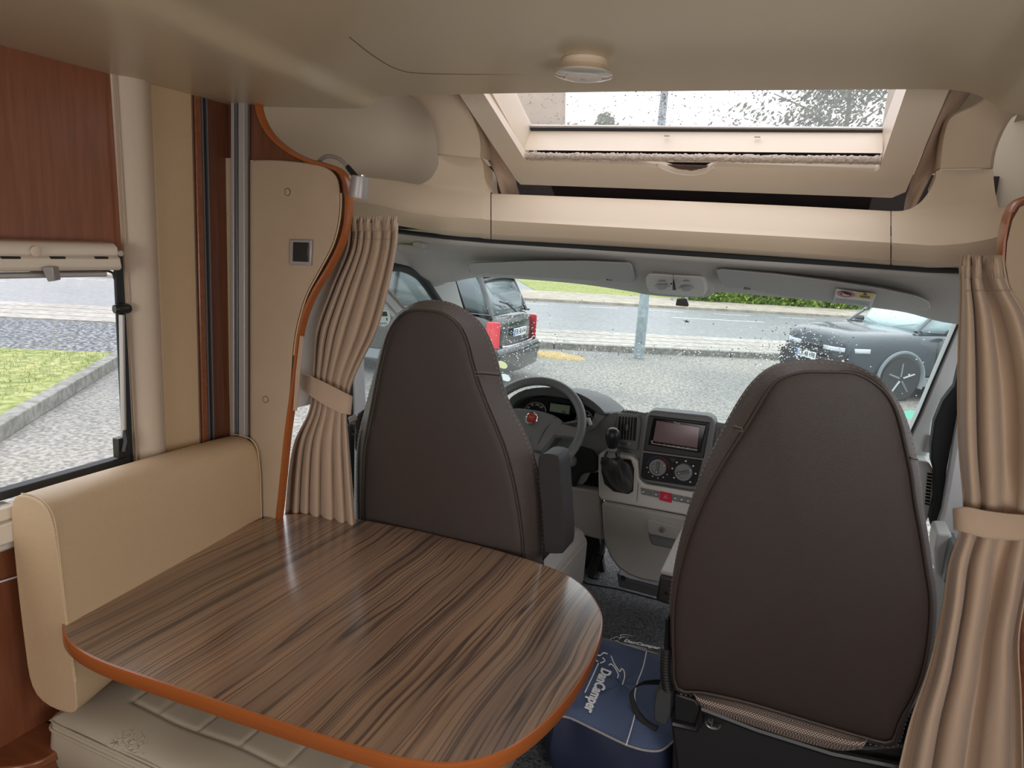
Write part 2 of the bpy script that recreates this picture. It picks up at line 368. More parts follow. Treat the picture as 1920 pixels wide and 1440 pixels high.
patchy('grass_blade', (0.55, 0.62, 0.18), (0.38, 0.48, 0.10), (0.75, 0.72, 0.35), (0.85, 0.92, 0.7), s1=11, s2=0.7, rough=0.9)
patchy('road_line', (0.80, 0.80, 0.78), (0.66, 0.66, 0.64), (0.9, 0.9, 0.88), (0.95, 0.95, 0.95), s1=8, s2=1, rough=0.6)
patchy('leaf_hedge', (0.26, 0.44, 0.05), (0.06, 0.13, 0.02), (0.55, 0.70, 0.12), (0.8, 0.85, 0.7), s1=6, s2=1.5, rough=0.7)
patchy('leaf_tree', (0.13, 0.17, 0.09), (0.07, 0.09, 0.05), (0.2, 0.25, 0.13), (0.9, 0.9, 0.9), s1=2, s2=1, rough=0.8)
patchy('straw', (0.66, 0.48, 0.20), (0.45, 0.32, 0.12), (0.80, 0.62, 0.30), (0.9, 0.9, 0.9), s1=30, s2=2, rough=0.9)
patchy('galvanised', (0.42, 0.52, 0.55), (0.36, 0.45, 0.48), (0.50, 0.60, 0.63), (0.9, 0.92, 0.95), s1=10, s2=3, rough=0.45)
ORD = ['last', 'first', 'second', 'third', 'fourth', 'fifth', 'sixth', 'seventh', 'eighth', 'ninth', 'tenth', 'eleventh', 'twelfth', 'thirteenth', 'fourteenth', 'fifteenth', 'sixteenth', 'seventeenth', 'eighteenth']
def by_post(items, s):
    pass
SP_ = U(1197, 672, z=GZ).dot(RU)
def rank(ss, s, what):
    l = sorted([x for x in ss if x < SP_], reverse=True); r = sorted([x for x in ss if x >= SP_])
    return (ORD[l.index(s)+1]+' '+what+' left of the lamp post') if s < SP_ else (ORD[r.index(s)+1]+' '+what+' right of the lamp post')
# ground surfaces
struct(strip('ground_forecourt', -14, 14.4, -40, 40, GZ-0.2, GZ, 'forecourt'))
struct(strip('ground_sidewalk', 14.55, 17.1, -45, 50, GZ-0.2, GZ+0.10, 'paving'))
struct(strip('ground_road', 17.1, 26.6, -60, 70, GZ-0.2, GZ+0.01, 'road_asphalt'))
struct(strip('ground_far_verge', 26.6, 31.4, -1.5, 70, GZ-0.2, GZ+0.10, 'verge_sand'))
struct(strip('ground_far_driveway', 30.2, 60, -30, 4.5, GZ-0.2, GZ+0.06, 'road_asphalt'))
struct(strip('ground_far_sidewalk', 26.6, 30.2, -60, -1.5, GZ-0.2, GZ+0.11, 'verge_sand'))
struct(strip('ground_far_lawn', 31.4, 90, 4.5, 80, GZ-0.2, GZ+0.08, 'lawn'))
struct(strip('ground_far_grass_strip', 42, 44, -30, 4.5, GZ, GZ+0.11, 'lawn'))
for i, n in enumerate((15.1, 15.75, 16.4)):
    struct(strip('ground_paving_joint', n, n+0.035, -45, 50, GZ+0.10, GZ+0.104, 'kerb_stone'))
tag(strip('edge_line', 17.12, 17.34, -45, 50, GZ+0.01, GZ+0.016, 'road_line'), 'long white line along the near edge of the road', 'road marking')
ss = [8.0+k*8.0 for k in range(-5, 3)]
for s0 in ss:
    o = strip('centre_dash', 22.75, 22.92, s0, s0+3.2, GZ+0.01, GZ+0.016, 'road_line'); tag(o, rank(ss, s0, 'white centre dash of the road'), 'road marking', 'white centre dashes of the road')
ss = [5.3+k*2.52 for k in range(-8, 8)]
for s0 in ss:
    o = strip('edge_dash', 25.1, 25.24, s0, s0+1.4, GZ+0.01, GZ+0.016, 'road_line'); tag(o, rank(ss, s0, 'white dash on the far road edge,'), 'road marking', 'white dashes along the far road edge')
# kerb stones along the forecourt
ss = [-1.25+k*1.93+4 for k in range(-4, 6)]
for s0 in ss:
    o = strip('kerb_stone', 14.4, 14.56, s0, s0+1.9, GZ-0.1, GZ+0.13, 'kerb_stone', bevel=0.012)
    tag(o, rank(ss, s0, 'grey kerb stone of the pavement,'), 'kerb', 'kerb stones along the pavement')
# left window: kerb, lawn, gravel
kl = [U(-60, 868, z=GZ), U(0, 830, z=GZ), U(110, 757, z=GZ), U(222, 688, z=GZ)]
d = (kl[3]-kl[1]).normalized(); w = Vector((-d.y, d.x, 0))*1.0
far_ = G(11.3, kl[3].dot(RU)+1.0)
p0 = kl[1]-d*6; p1 = kl[3]+d*0.6
b = MB(); b.slab([p0+w*0.16, p1+w*0.16, G(11.1, p1.dot(RU)-0.2), G(11.0, -30), p0+w*14], (0, 0, 0.10)); struct(b.build('ground_lawn', 'lawn', smooth=False))
struct(strip('ground_gravel', 11.0, 14.4, -40, p1.dot(RU)-0.2, GZ-0.05, GZ+0.09, 'gravel_dark'))
L_ = (p1-p0).length
for k in range(int(L_/1.0)+1):
    a = p0+d*k*1.0; c = p0+d*min((k*1.0+0.985), L_)
    b = MB(); b.slab([a, c, c+w*0.16, a+w*0.16], (0, 0, 0.16))
    tag(b.build('kerb_stone', 'kerb_stone', bevel=0.012, smooth=False), ORD[int(L_)-k]+' concrete kerb stone from the far end beside the grass', 'kerb', 'kerb stones beside the grass')
# grass blades: uncountable
b = MB(); nrm = w
for i in range(9000):
    s = random.uniform(0, L_*1.0); t = random.uniform(0.14, 4.2)**1.0
    q = p0+d*s+w*t+Vector((0, 0, 0.09))
    if q.dot(RN) > 11.5+random.uniform(-.3, .5) or q.dot(RU) > p1.dot(RU): continue
    a = random.uniform(0, PI); h = random.uniform(0.03, 0.07); dx = Vector((math.cos(a), math.sin(a), 0))*0.008; ln = Vector((random.uniform(-.03, .03), random.uniform(-.03, .03), h))
    b.add([q-dx, q+dx, q+ln], [(0, 1, 2)])
for i in range(500):
    q = G(random.uniform(11.2, 14.2), random.uniform(-25, -5), GZ+0.09); a = random.uniform(0, PI); h = random.uniform(0.03, 0.08); dx = Vector((math.cos(a), math.sin(a), 0))*0.01
    if random.random() < 0.5: b.add([q-dx, q+dx, q+Vector((random.uniform(-.03, .03), 0, h))], [(0, 1, 2)])
tag(b.build('grass_blades', 'grass_blade', smooth=False), 'short green grass beyond the side window', 'grass', kind='stuff')
# straw pile near the kerb
b = MB(); c = U(1035, 667, z=GZ)
b.lathe([(0.42, 0.0), (0.38, 0.03), (0.22, 0.06), (0.02, 0.075)], (0, 0, 0)); 
o = b.build('sand_heap', 'straw'); o.location = c; o.scale = (1.6, 0.9, 1); tag(o, 'low heap of yellow straw and sand beside the kerb', 'heap')
# lamp post
t = thing('lamp_post', U(1197, 672, z=GZ), 'tall grey galvanised lamp post standing at the kerb in front of the windscreen', 'lamp post')
c = wloc(t)
b = MB(); b.lathe([(0.105, 0), (0.105, 1.1), (0.095, 1.12), (0.075, 4.5), (0.06, 8.6)], c); b.build('post', 'galvanised', t)
b = MB(); b.slab([c+Vector((-0.06, -0.107, 0.35)), c+Vector((0.06, -0.107, 0.35)), c+Vector((0.06, -0.107, 0.85)), c+Vector((-0.06, -0.107, 0.85))], (0, 0.02, 0)); b.build('service_door', 'galvanised', t, bevel=0.004)
b = MB(); b.tube(spl([c+Vector((0, 0, 8.5)), c+Vector((-0.1, 0.3, 8.9)), c+Vector((-0.4, 1.2, 9.1))]), 0.04); b.build('arm', 'galvanised', t)
b = MB(); b.ell(c+Vector((-0.5, 1.5, 9.1)), 0.14, 0.36, 0.08); b.build('lantern', 'silver_plastic', t)
# bollards by the hedge
for px_ in (1260, 1287):
    q = U(px_, 563, z=GZ+0.1); t = thing('bollard', q, 'thin grey roadside post at the '+('left' if px_ == 1260 else 'right')+' end of the pair before the hedge', 'post')
    b = MB(); b.lathe([(0.07, 0), (0.07, 1.15), (0.02, 1.2)], q, n=12); b.build('post', 'galvanised', t)
    b = MB(); b.lathe([(0.073, 0.8), (0.073, 0.95)], q, n=12); b.build('band', 'white_print', t)
# hedge: clipped, built of leaf tufts
def leaves(b, fn, n, size):
    for i in range(n):
        c = fn(); a = Vector((random.uniform(-1, 1), random.uniform(-1, 1), random.uniform(-.6, 1))).normalized(); u = a.orthogonal().normalized()*size*random.uniform(.6, 1.3); v = a.cross(u)*0.7
        b.add([c-u, c-v*0.6, c+u, c+v*0.6+a*size*0.25], [(0, 1, 2, 3)])
hs0, hs1 = 11.0, 40
t = thing('hedge', G(32.2, (hs0+hs1)/2, GZ), 'bright green clipped hedge along the far side of the road', 'hedge')
b = MB(); b.slab([G(30.6, hs0+.3, GZ), G(30.6, hs1, GZ), G(32.9, hs1, GZ), G(32.9, hs0+.3, GZ)], (0, 0, 1.5)); b.build('branches', 'leaf_hedge', t, smooth=False)
b = MB()
def hp():
    s = random.uniform(hs0, hs1-8); z = random.uniform(0.05, 1.62); 
    if random.random() < 0.3: return G(random.uniform(31.0, 32.9), s, GZ+1.5+random.uniform(0, .15))
    return G(30.52+0.16*math.sin(s*3)+random.uniform(-.16, .12), s, GZ+z)
leaves(b, hp, 9000, 0.12)
b.build('leaves', 'leaf_hedge', t, smooth=False)
# trees seen through the roof window
def tree(c, h, rad, n, lab, size=0.35, trunk=0.25):
    t = thing('tree', c, lab, 'tree')
    b = MB(); b.tube([c, c+Vector((0.2, 0, h*0.4)), c+Vector((0, 0.2, h*0.85))], [trunk, trunk*.8, trunk*.2])
    for i in range(9):
        a = random.uniform(0, 2*PI); z = h*random.uniform(0.35, .75); e = c+Vector((math.cos(a)*rad*.8, math.sin(a)*rad*.8, z+rad*.5))
        b.tube([c+Vector((0.1, 0.1, z)), (c+Vector((0, 0, z))).lerp(e, .5)+Vector((0, 0, .3)), e], [trunk*.4, trunk*.25, 0.03], n=6)
    b.build('trunk', 'leaf_tree', t)
    b = MB(); blobs = [(c+Vector((random.gauss(0, rad*.5), random.gauss(0, rad*.5), h*0.72+random.gauss(0, rad*.45))), random.uniform(.25, .5)*rad) for _ in range(26)]
    def f():
        q, r = random.choice(blobs); v = Vector((random.gauss(0, 1), random.gauss(0, 1), random.gauss(0, 1))).normalized(); return q+v*r*random.uniform(.5, 1)
    leaves(b, f, n, size); b.build('foliage', 'leaf_tree', t, smooth=False)
def at_el(px_, py_, dist): 
    r = ray(px_, py_); r = r/math.hypot(r.x, r.y); q = CAM+r*dist; return q
q = at_el(1590, 190, 42); tree(Vector((q.x, q.y, GZ)), (q.z-GZ)/0.72, 5.0, 6500, 'tall tree with loose open crown seen through the right of the roof window', 0.15)
q = at_el(1120, 246, 60); tree(Vector((q.x, q.y, GZ)), (q.z-GZ)/0.86, 2.6, 2600, 'distant tree top at the lower left of the roof window', 0.25)
# trees behind us (reflected only in glass) are not shown in the picture and left out

# ------------------------------------------------------------------ cars
mat('car_black', (0.010, 0.013, 0.014), 0.12, coat=0.6)
mat('car_blue_grey', (0.035, 0.052, 0.064), 0.2, coat=0.6)
mat('car_glass', (0.10, 0.14, 0.15), 0.06, coat=0.6)
mat('car_glass_pale', (0.42, 0.56, 0.58), 0.10, coat=0.6)
mat('tyre', (0.03, 0.032, 0.034), 0.8)
mat('rim_grey', (0.30, 0.34, 0.35), 0.35, metal=0.4)
mat('arch_trim', (0.20, 0.235, 0.25), 0.6)
mat('tail_red', (0.62, 0.02, 0.03), 0.2, coat=0.6)
mat('lamp_clear', (0.62, 0.68, 0.76), 0.15, coat=0.5)
mat('plate_white', (0.78, 0.82, 0.82), 0.5)
mat('plate_blue', (0.05, 0.16, 0.60), 0.5)
mat('plate_ink', (0.03, 0.05, 0.05), 0.5)
def make_car(name, loc, heading, label, paint, gl, L=4.75, Wd=1.9, H=1.76, plate='', plate_end='rear', roofrails=True):
    loc = Vector(loc); hx = Vector((heading[0], heading[1], 0)).normalized(); hy = Vector((-hx.y, hx.x, 0))
    t = thing(name, loc, label, 'car')
    def T(x, y, z): return loc+hx*x+hy*y+Vector((0, 0, z))     # x from the rear bumper to the nose
    w = Wd/2
    # lower body: ring sections across the car
    st = [(0.0, .42, .80*w, .92, .74), (0.06, .30, .92*w, .98, .93), (0.35, .26, .985*w, 1.03, .99), (0.9, .26, w, 1.05, 1.0), (2.0, .26, w, 1.04, 1.0), (3.1, .26, w, 1.03, .99), (3.45, .26, w, 1.02, .985), (4.1, .26, .985*w, 1.0, .965), (4.5, .28, .96*w, .97, .90), (4.69, .34, .87*w, .91, .80), (4.75, .44, .78*w, .84, .66)]
    rings = []
    for x, zb, ww, zt, kk in st:
        x = x*L/4.75; z1 = zt*H/1.76
        half = [(0, zb), (ww*.86, zb), (ww*.97, zb+.10), (ww, zb+.30), (ww*.995, z1-.22), (ww*.975, z1-.10), (ww*.93, z1-.015), (ww*.72, z1+.035), (ww*.3, z1+.05), (0, z1+.05)]
        rings.append([T(x, y, z) for y, z in half]+[T(x, -y, z) for y, z in reversed(half[1:-1])])
    b = MB(); b.loft(rings); b.build('body', paint, t, sub=1)
    # cabin
    cs = [(0.10, 1.00, .84*w, 1.02, .80), (0.34, .99, .86*w, 1.52, .74), (0.62, .99, .87*w, 1.70, .72), (1.4, .99, .88*w, 1.76, .71), (2.3, .99, .88*w, 1.735, .70), (2.75, .99, .88*w, 1.62, .72), (3.45, .98, .86*w, 1.06, .80)]
    rings = []
    for x, zb, ww, zt, kk in cs:
        x = x*L/4.75; zt = zt*H/1.76; wt = w*kk; f = (zt-zb)/(H-zb)
        wt = ww+(wt-ww)*f
        half = [(0, zb), (ww, zb), (ww+(wt-ww)*.5, zb+(zt-zb)*.5), (wt, zt-.05*f), (wt*.9, zt-.005), (wt*.5, zt+.012), (0, zt+.015)]
        rings.append([T(x, y, z) for y, z in half]+[T(x, -y, z) for y, z in reversed(half[1:-1])])
    b = MB(); b.loft(rings); b.build('windows', gl, t, sub=1)
    # roof skin and pillars
    rr = []
    for x, zt in ((0.30, 1.50), (0.5, 1.685), (0.75, 1.738), (1.4, 1.785), (2.2, 1.765), (2.62, 1.685)):
        zt = zt*H/1.76+.012; rr.append([T(x*L/4.75, y*w, zt-dz) for y, dz in ((-.71, .075), (-.66, .022), (-.4, .0), (0, -.008), (.4, .0), (.66, .022), (.71, .075))])
    b = MB(); b.grid(rr); b.build('roof', paint, t, sub=1, solid=0.02)
    b = MB()
    for s in (-1, 1):
        for pts, r in (([(2.66, .70, 1.655), (3.05, .765, 1.36), (3.48, .84, 1.05)], .04), ([(1.75, .715, 1.72), (1.78, .88, 1.04)], .045), ([(.86, .715, 1.70), (.72, .87, 1.05)], .085), ([(.42, .70, 1.58), (.14, .80, 1.02)], .05), ([(.1, .83, 1.03), (1.8, .89, 1.04), (3.4, .86, 1.05)], .03)):
            b.tube([T(x*L/4.75, s*y*w, z*H/1.76) for x, y, z in pts], r, n=8, flat=0.6)
    b.build('pillars', paint, t)
    # rear spoiler, wiper, tailgate seams
    b = MB(); b.slab([T(.26, -.66*w, 1.66*H/1.76), T(.26, .66*w, 1.66*H/1.76), T(.62, .70*w, 1.73*H/1.76), T(.62, -.70*w, 1.73*H/1.76)], (0, 0, .035)); b.build('spoiler', paint, t, bevel=.012)
    b = MB(); b.tube([T(.03, .02, 1.10), T(.10, .28, 1.24)], .014, n=6); b.tube([T(.09, .05, 1.19), T(.12, .5, 1.27)], .012, n=6); b.build('rear_wiper', 'black_plastic', t)
    b = MB(); b.tube(spl([T(-.012, -.72*w, .62), T(-.025, -.3, .60), T(-.025, .3, .60), T(-.012, .72*w, .62)]), .018, n=6); b.build('tailgate_lip', 'chrome' if paint == 'car_black' else paint, t)
    # bumpers
    b = MB(); b.loft([[T(x, y*w, z) for x, z in ((.12, .14), (-.04-.05*(1-abs(y)), .20), (-.09-.05*(1-abs(y)), .50), (-.05-.05*(1-abs(y)), .60), (.12, .62))] for y in (-.97, -.8, -.4, 0, .4, .8, .97)]); b.build('rear_bumper', 'black_matte' if paint != 'car_black' else paint, t, bevel=.02)
    fx = L
    b = MB(); b.loft([[T(x, y*w, z) for x, z in ((fx-.30, .24), (fx-.02+.07*(1-abs(y)), .28), (fx+.03+.07*(1-abs(y)), .42), (fx+.01+.06*(1-abs(y)), .60), (fx-.25, .64))] for y in (-.9, -.7, -.35, 0, .35, .7, .9)]); b.build('front_bumper', 'black_matte', t, bevel=.02)
    b = MB(); b.loft([[T(x, y*w, z) for x, z in ((fx-.2, .58), (fx-.03+.06*(1-abs(y)), .60), (fx-.05+.06*(1-abs(y)), .74), (fx-.25, .76))] for y in (-.84, -.5, 0, .5, .84)]); b.build('grille', 'black_gloss', t, bevel=.01)
    # lamps
    for s in (-1, 1):
        b = MB(); b.slab([T(.02, s*.87*w, .60), T(.02, s*.87*w, 1.0), T(.16, s*.975*w, 1.0), T(.16, s*.99*w, .60)], hx*-0.06); b.build('tail_lamp', 'tail_red', t, bevel=.02)
        b = MB(); b.grid([[T(fx+.02, s*.30*w, z), T(fx+.0, s*.55*w, z), T(fx-.04, s*.76*w, z+.01), T(fx-.16, s*.90*w, z+.02), T(fx-.34, s*.975*w, z+.03)] for z in (.735, .76, .785, .805)]); b.build('headlamp', 'lamp_clear', t, solid=.03, offset=0)
        b = MB(); b.box(T(2.95*L/4.75, s*1.10*w, 1.12), (.01, .01, .01)); b = MB(); b.ell((0, 0, 0), .09, .13, .085); 
        o = b.build('wing_mirror', 'black_gloss', None); o.location = T(3.0*L/4.75, s*1.10*w, 1.13); o.rotation_euler.z = math.atan2(hx.y, hx.x); o.parent = t; o.location -= loc
        for xh in (1.0, 2.05):
            b = MB(); b.slab([T(xh, s*w*1.003, .90), T(xh, s*w*1.003, .925), T(xh+.25, s*w*1.003, .925), T(xh+.25, s*w*1.003, .90)], hy*s*.02); b.build('door_handle', 'black_gloss', t)
        for x in (.95, 1.95, 3.12):
            b = MB(); b.tube([T(x, s*w*1.0, .36), T(x, s*w*1.004, .95), T(x-.03, s*w*.955, 1.04)], .004, n=4); b.build('door_seam', 'black_matte', t)
        b = MB(); b.loft([[T(1.2, s*w*.99, .24), T(1.2, s*w*1.02, .26), T(1.2, s*w*1.015, .40), T(1.2, s*w*.99, .40)], [T(3.3, s*w*.99, .24), T(3.3, s*w*1.02, .26), T(3.3, s*w*1.015, .40), T(3.3, s*w*.99, .40)]]); b.build('sill_trim', 'arch_trim', t)
        for wx in (.95, L-.98):
            c = T(wx, s*(w-.115), .37)
            wt = MB(); wt.lathe([(.22, -.11), (.345, -.115), (.37, -.09), (.372, .06), (.35, .115), (.27, .12)], c, hy*s); wh = wt.build('tyre', 'tyre', t)
            r = MB(); r.lathe([(.268, .02), (.27, .115), (.25, .118), (.24, .06), (.05, .07), (.045, .105), (.0, .108)], c, hy*s)
            for k in range(5):
                a = 2*PI*k/5+.3; q = hx*math.cos(a)+Vector((0, 0, 1))*math.sin(a); r.tube([c+hy*s*.10+q*.04, c+hy*s*.112+q*.255], [.042, .034], n=6, flat=.5)
            r.build('rim', 'rim_grey', wh)
            a_ = MB(); arc = [c+hy*s*.10+hx*math.cos(a)*.425+Vector((0, 0, 1))*math.sin(a)*.425 for a in [PI*(-.12+1.24*k/22) for k in range(23)]]
            a_.tube(arc, .045, n=8, flat=.7); a_.build('wheel_arch', 'arch_trim' if paint != 'car_black' else 'black_matte', t)
            d_ = MB(); d_.lathe([(.41, -.2), (.41, .07)], c, hy*s); d_.build('wheel_housing', 'black_matte', t)
    b = MB(); b.grid([[T(fx+.035-.05*abs(y)**2, y*w, z) for y in (-.3, -.15, 0, .15, .3)] for z in (.735, .80)]); b.build('lamp_bar', 'black_gloss', t, solid=.02, offset=0)
    b = MB(); b.grid([[T(fx-.02-.25*abs(y)**3, y*w, .84+.02*(1-abs(y))), T(fx-.25-.25*abs(y)**3, y*w, .91+.03*(1-abs(y)))] for y in (-.8, -.4, 0, .4, .8)]); b.build('bonnet_edge', paint, t, solid=.02, offset=0)
    # number plate
    if plate:
        if plate_end == 'rear': o_ = T(-.075 if False else -.035, 0, .80); X = hy*-1; out = -hx
        else: o_ = T(fx+.115, 0, .60); X = hy; out = hx
        Zv = Vector((0, 0, 1))
        b = MB(); b.slab([o_-X*.26-Zv*.06, o_+X*.26-Zv*.06, o_+X*.26+Zv*.06, o_-X*.26+Zv*.06], out*.012); pl = b.build('number_plate', 'plate_white', t, bevel=.004)
        b = MB(); e_ = o_+out*.013; b.slab([e_-X*.255-Zv*.052, e_-X*.21-Zv*.052, e_-X*.21+Zv*.052, e_-X*.255+Zv*.052], out*.002); b.build('blue_band', 'plate_blue', pl)
        text('plate_text', plate, 'plate_ink', pl, o_+out*.0135+X*.025, X, Zv, .115, stretch=.86, bold=.002)
    return t
c1 = U(908, 731, z=GZ)
H1 = Vector((-.99, -.03, 0)).normalized(); n1 = Vector((-H1.y, H1.x, 0))
make_car('car', c1-H1*.12-n1*.90, H1, 'black SUV parked ahead, seen from behind with red tail lamps and wet rear window', 'car_black', 'car_glass', plate='EK 38 654', L=4.75, Wd=1.80, H=1.84)
H2 = Vector((-.80, -.60, 0)).normalized(); n2 = Vector((-H2.y, H2.x, 0))
wh = U(1672, 750, z=GZ)
make_car('car', wh-H2*(4.72-.98)-n2*.85, H2, 'dark blue-grey SUV facing us beyond the passenger side of the windscreen', 'car_blue_grey', 'car_glass_pale', plate='CR 48 698', plate_end='front', L=4.72, Wd=1.92, H=1.88)
# ================================================================== LIVING AREA SHELL
YP = 1.55           # partition between living area and cab
XL = -1.12; XR = 1.20; ZC = 1.87
b = MB(); b.box((0.04, -0.45, -0.03), (2.5, 4.1, 0.06)); struct(b.build('floor', 'carpet_black', smooth=False))
b = MB(); b.slab([(-0.95, 1.45, 0), (1.05, 1.45, 0), (1.05, 3.2, 0), (-0.95, 3.2, 0)], (0, 0, 0.15)); struct(b.build('floor_cab', 'carpet_black', smooth=False))
# left wall with the window opening
wy0, wy1, wz0, wz1 = -0.15, 1.29, 0.93, 1.44
b = MB()
b.box((XL-.03, -1.3, 1.0), (.06, 2.3, 2.1)); b.box((XL-.03, (wy0+YP)/2, wz0/2-.02), (.06, YP-wy0, wz0)); b.box((XL-.03, (wy0+YP)/2, (wz1+2.1)/2), (.06, YP-wy0, 2.1-wz1)); b.box((XL-.03, (wy1+YP)/2+.0, (wz0+wz1)/2), (.06, YP-wy1, wz1-wz0))
struct(b.build('wall_left', 'cherry', smooth=False))
b = MB(); b.box((XR+.03, -1.75, 1.0), (.06, 1.4, 2.1)); b.box((XR+.03, 0.15, .43), (.06, 2.8, .86)); b.box((XR+.03, 0.15, 1.86), (.06, 2.8, .50)); b.box((XR+.03, 1.1, 1.2), (.06, .9, .76)); b.box((XR+.03, -.8, 1.2), (.06, .6, .76))
struct(b.build('wall_right', 'cherry', smooth=False))
b = MB(); b.box((0.04, -2.53, 0.45), (2.5, .06, .95)); b.box((0.04, -2.53, 1.95), (2.5, .06, .4)); b.box((-1.0, -2.53, 1.3), (.5, .06, .9)); b.box((1.05, -2.53, 1.3), (.5, .06, .9)); struct(b.build('wall_back', 'cherry', smooth=False))
# ceiling: pull-down bunk shell with raised rims on both sides
def Zc(p, z=ZC): return U(p[0], p[1], z=z)
yb = -2.6
prof = [(-1.22, 1.866), (-1.0, 1.864), (-.80, 1.860), (-.706, 1.860), (-.692, 1.863), (-.679, 1.876), (-.668, 1.887), (-.648, 1.891), (0.0, 1.888), (.55, 1.880), (.60, 1.879), (.645, 1.870), (.665, 1.855), (.69, 1.836), (.74, 1.826), (1.02, 1.822), (1.24, 1.822)]
rows = []
for y in (yb, -1.0, 0.0, .4, .8, 1.0, 1.2, 1.35, 1.45, 1.52, 1.57, 1.60, 1.607, 1.61):
    r = []
    for x, z in prof:
        q = max(0, min(1.6-y, 1.4)); dx = 0.0
        if -.78 < x < -.6: dx = q*(.11+.10*(x+.70)/.06)
        if .6 < x < .85: dx = -q*.07
        dz = 0.0
        r.append(Vector((x+dx, y-(0.035*max(0, (-x-.72)/.4) if y > 1.5 else 0), z+dz)))
    rows.append(r)
b = MB(); b.grid(rows); o = b.build('ceiling', 'ceiling_shell', sub=1, solid=0.03, offset=1); struct(o)
for m_ in o.modifiers:
    pass
b = MB(); b.box((0.04, -.5, 2.14), (2.7, 4.2, .04)); struct(b.build('ceiling_roof', 'beige_light', smooth=False))
# rear bulk above the bunk front edge, closes the gap to the roof
b = MB(); b.box((0.04, 1.575, 2.02), (2.5, .03, .22)); struct(b.build('trim_bunk_front', 'beige_plastic', smooth=False))
# moulded seam line on the bunk shell
b = MB()
b.tube(spl([U(x, y, z=1.889) for x, y in ((655, 70), (700, 105), (745, 130), (800, 138), (1000, 140))], 6), .0006, n=6)
struct(b.build('trim_seam', 'pleat_brown'))
b = MB(); b.tube(spl([U(x, y, z=1.8915) for x, y in ((1632, 0), (1625, 60), (1620, 108), (1612, 124))], 5), .0035, n=8); struct(b.build('trim_ridge', 'ceiling_shell'))
# ceiling lamp
c = U(1096, 117, z=1.883)
t = thing('ceiling_lamp', c, 'small round beige spotlight mounted under the ceiling near its front edge', 'ceiling lamp')
b = MB(); b.lathe([(.042, .004), (.042, -.002), (.038, -.004), (.040, -.008), (.050, -.016), (.053, -.019), (.053, -.021)], c, n=40); b.build('housing', 'beige_plastic', t)
b = MB(); b.lathe([(.0535, -.0205), (.0545, -.023), (.048, -.0255), (.036, -.027), (.0355, -.024)], c, n=40); b.build('clear_ring', 'lamp_ring', t)
b = MB(); b.lathe([(.035, -.022), (.035, -.0275), (.030, -.029), (.0, -.0295)], c, n=40); b.build('lens', 'lamp_white', t)
b = MB(); b.lathe([(.004, -.029), (.004, -.0305), (.0, -.031)], c, n=12); b.build('screw', 'alu', t)
# ------------------------------------------------------------------ left wall trims (vertical padded pieces)
def vslab(name, m, y0, y1, x0, x1, z0=.85, z1=1.90, bevel=.004, tilt=(0, 0), sub=0, **k):
    """vertical strip on the left wall; y0..y1 along the vehicle, x0 wall side, x1 room side; tilt shifts the two edges at the bottom"""
    b = MB(); b.loft([[Vector((x0, y0+tilt[0], z0)), Vector((x1, y0+tilt[0], z0)), Vector((x1, y1+tilt[1], z0)), Vector((x0, y1+tilt[1], z0))], [Vector((x0, y0, z1)), Vector((x1, y0, z1)), Vector((x1, y1, z1)), Vector((x0, y1, z1))]])
    return b.build(name, m, bevel=bevel, **k)
# rolled leather pelmet beside the window
y_t = U(208, 130, x=-1.1).y+.012; y_b = U(252, 840, x=-1.1).y+.010
rings = []
for z in [0.88+i*(1.88-0.88)/16 for i in range(17)]:
    f = (1.88-z)/1.0; ya = y_t+(y_b-y_t)*f+.004*math.sin(f*PI); yc = U(283, 148, x=-1.1).y+(U(312, 830, x=-1.1).y-U(283, 148, x=-1.1).y)*f
    ring = [Vector((-1.125, ya, z))]
    for k in range(9):
        a = PI*k/8/1.15; ring.append(Vector((-1.118+.034*math.sin(a)**.8, ya+(yc-ya)*(k/8), z)))
    ring.append(Vector((-1.125, yc, z))); rings.append(ring)
b = MB(); b.loft(rings); o = b.build('padded_pelmet', 'leather_pale', bevel=0); tag(o, 'pale beige padded upright roll beside the side window', 'wall padding')
b = MB(); b.tube([Vector((-1.105, y_t+(y_b-y_t)*f, 1.88-f*1.0)) for f in [i/12 for i in range(13)]], .0025, n=6); p_ = b.build('piping', 'suede_beige', o)
o = vslab('padded_wall_strip', 'leather_beige', U(283, 148, x=-1.1).y+.003, U(366, 170, x=-1.1).y, -1.125, -1.108, .84, 1.885, bevel=.006, tilt=(.01, 0)); tag(o, 'flat tan leather strip between the padded roll and the wood post', 'wall padding')
b = MB(); yv = U(362, 170, x=-1.1).y; b.tube([Vector((-1.107, yv+.002, .84)), Vector((-1.107, yv+.002, 1.885))], .0022, n=6); b.build('welt', 'pleat_brown', o)
ya, yb2, yc, yd = [U(q, 180, x=-1.1).y for q in (367, 379, 389, 417)]
o = vslab('wood_post', 'cherry_flat', ya, yb2, -1.125, -1.103, .84, 1.885, bevel=.003); tag(o, 'narrow reddish wood post just left of the black track', 'wood post')
t = thing('partition_track', (-1.11, yb2, .84), 'black sliding-door track with silver edges on the side wall', 'track')
b = MB(); b.box((-1.112, (yb2+yc)/2, 1.36), (.012, yc-yb2, 1.05)); b.build('channel', 'black_plastic', t)
for yy in (yb2+.001, yc-.001):
    b = MB(); b.box((-1.106, yy, 1.36), (.010, .0035, 1.05)); b.build('edge_rail', 'alu_dark', t)
o = vslab('wood_post', 'cherry_dark', yc, YP+.01, -1.125, -1.108, .84, 1.885, bevel=.003); tag(o, 'dark cherry wood post in the corner, right of the black track', 'wood post')
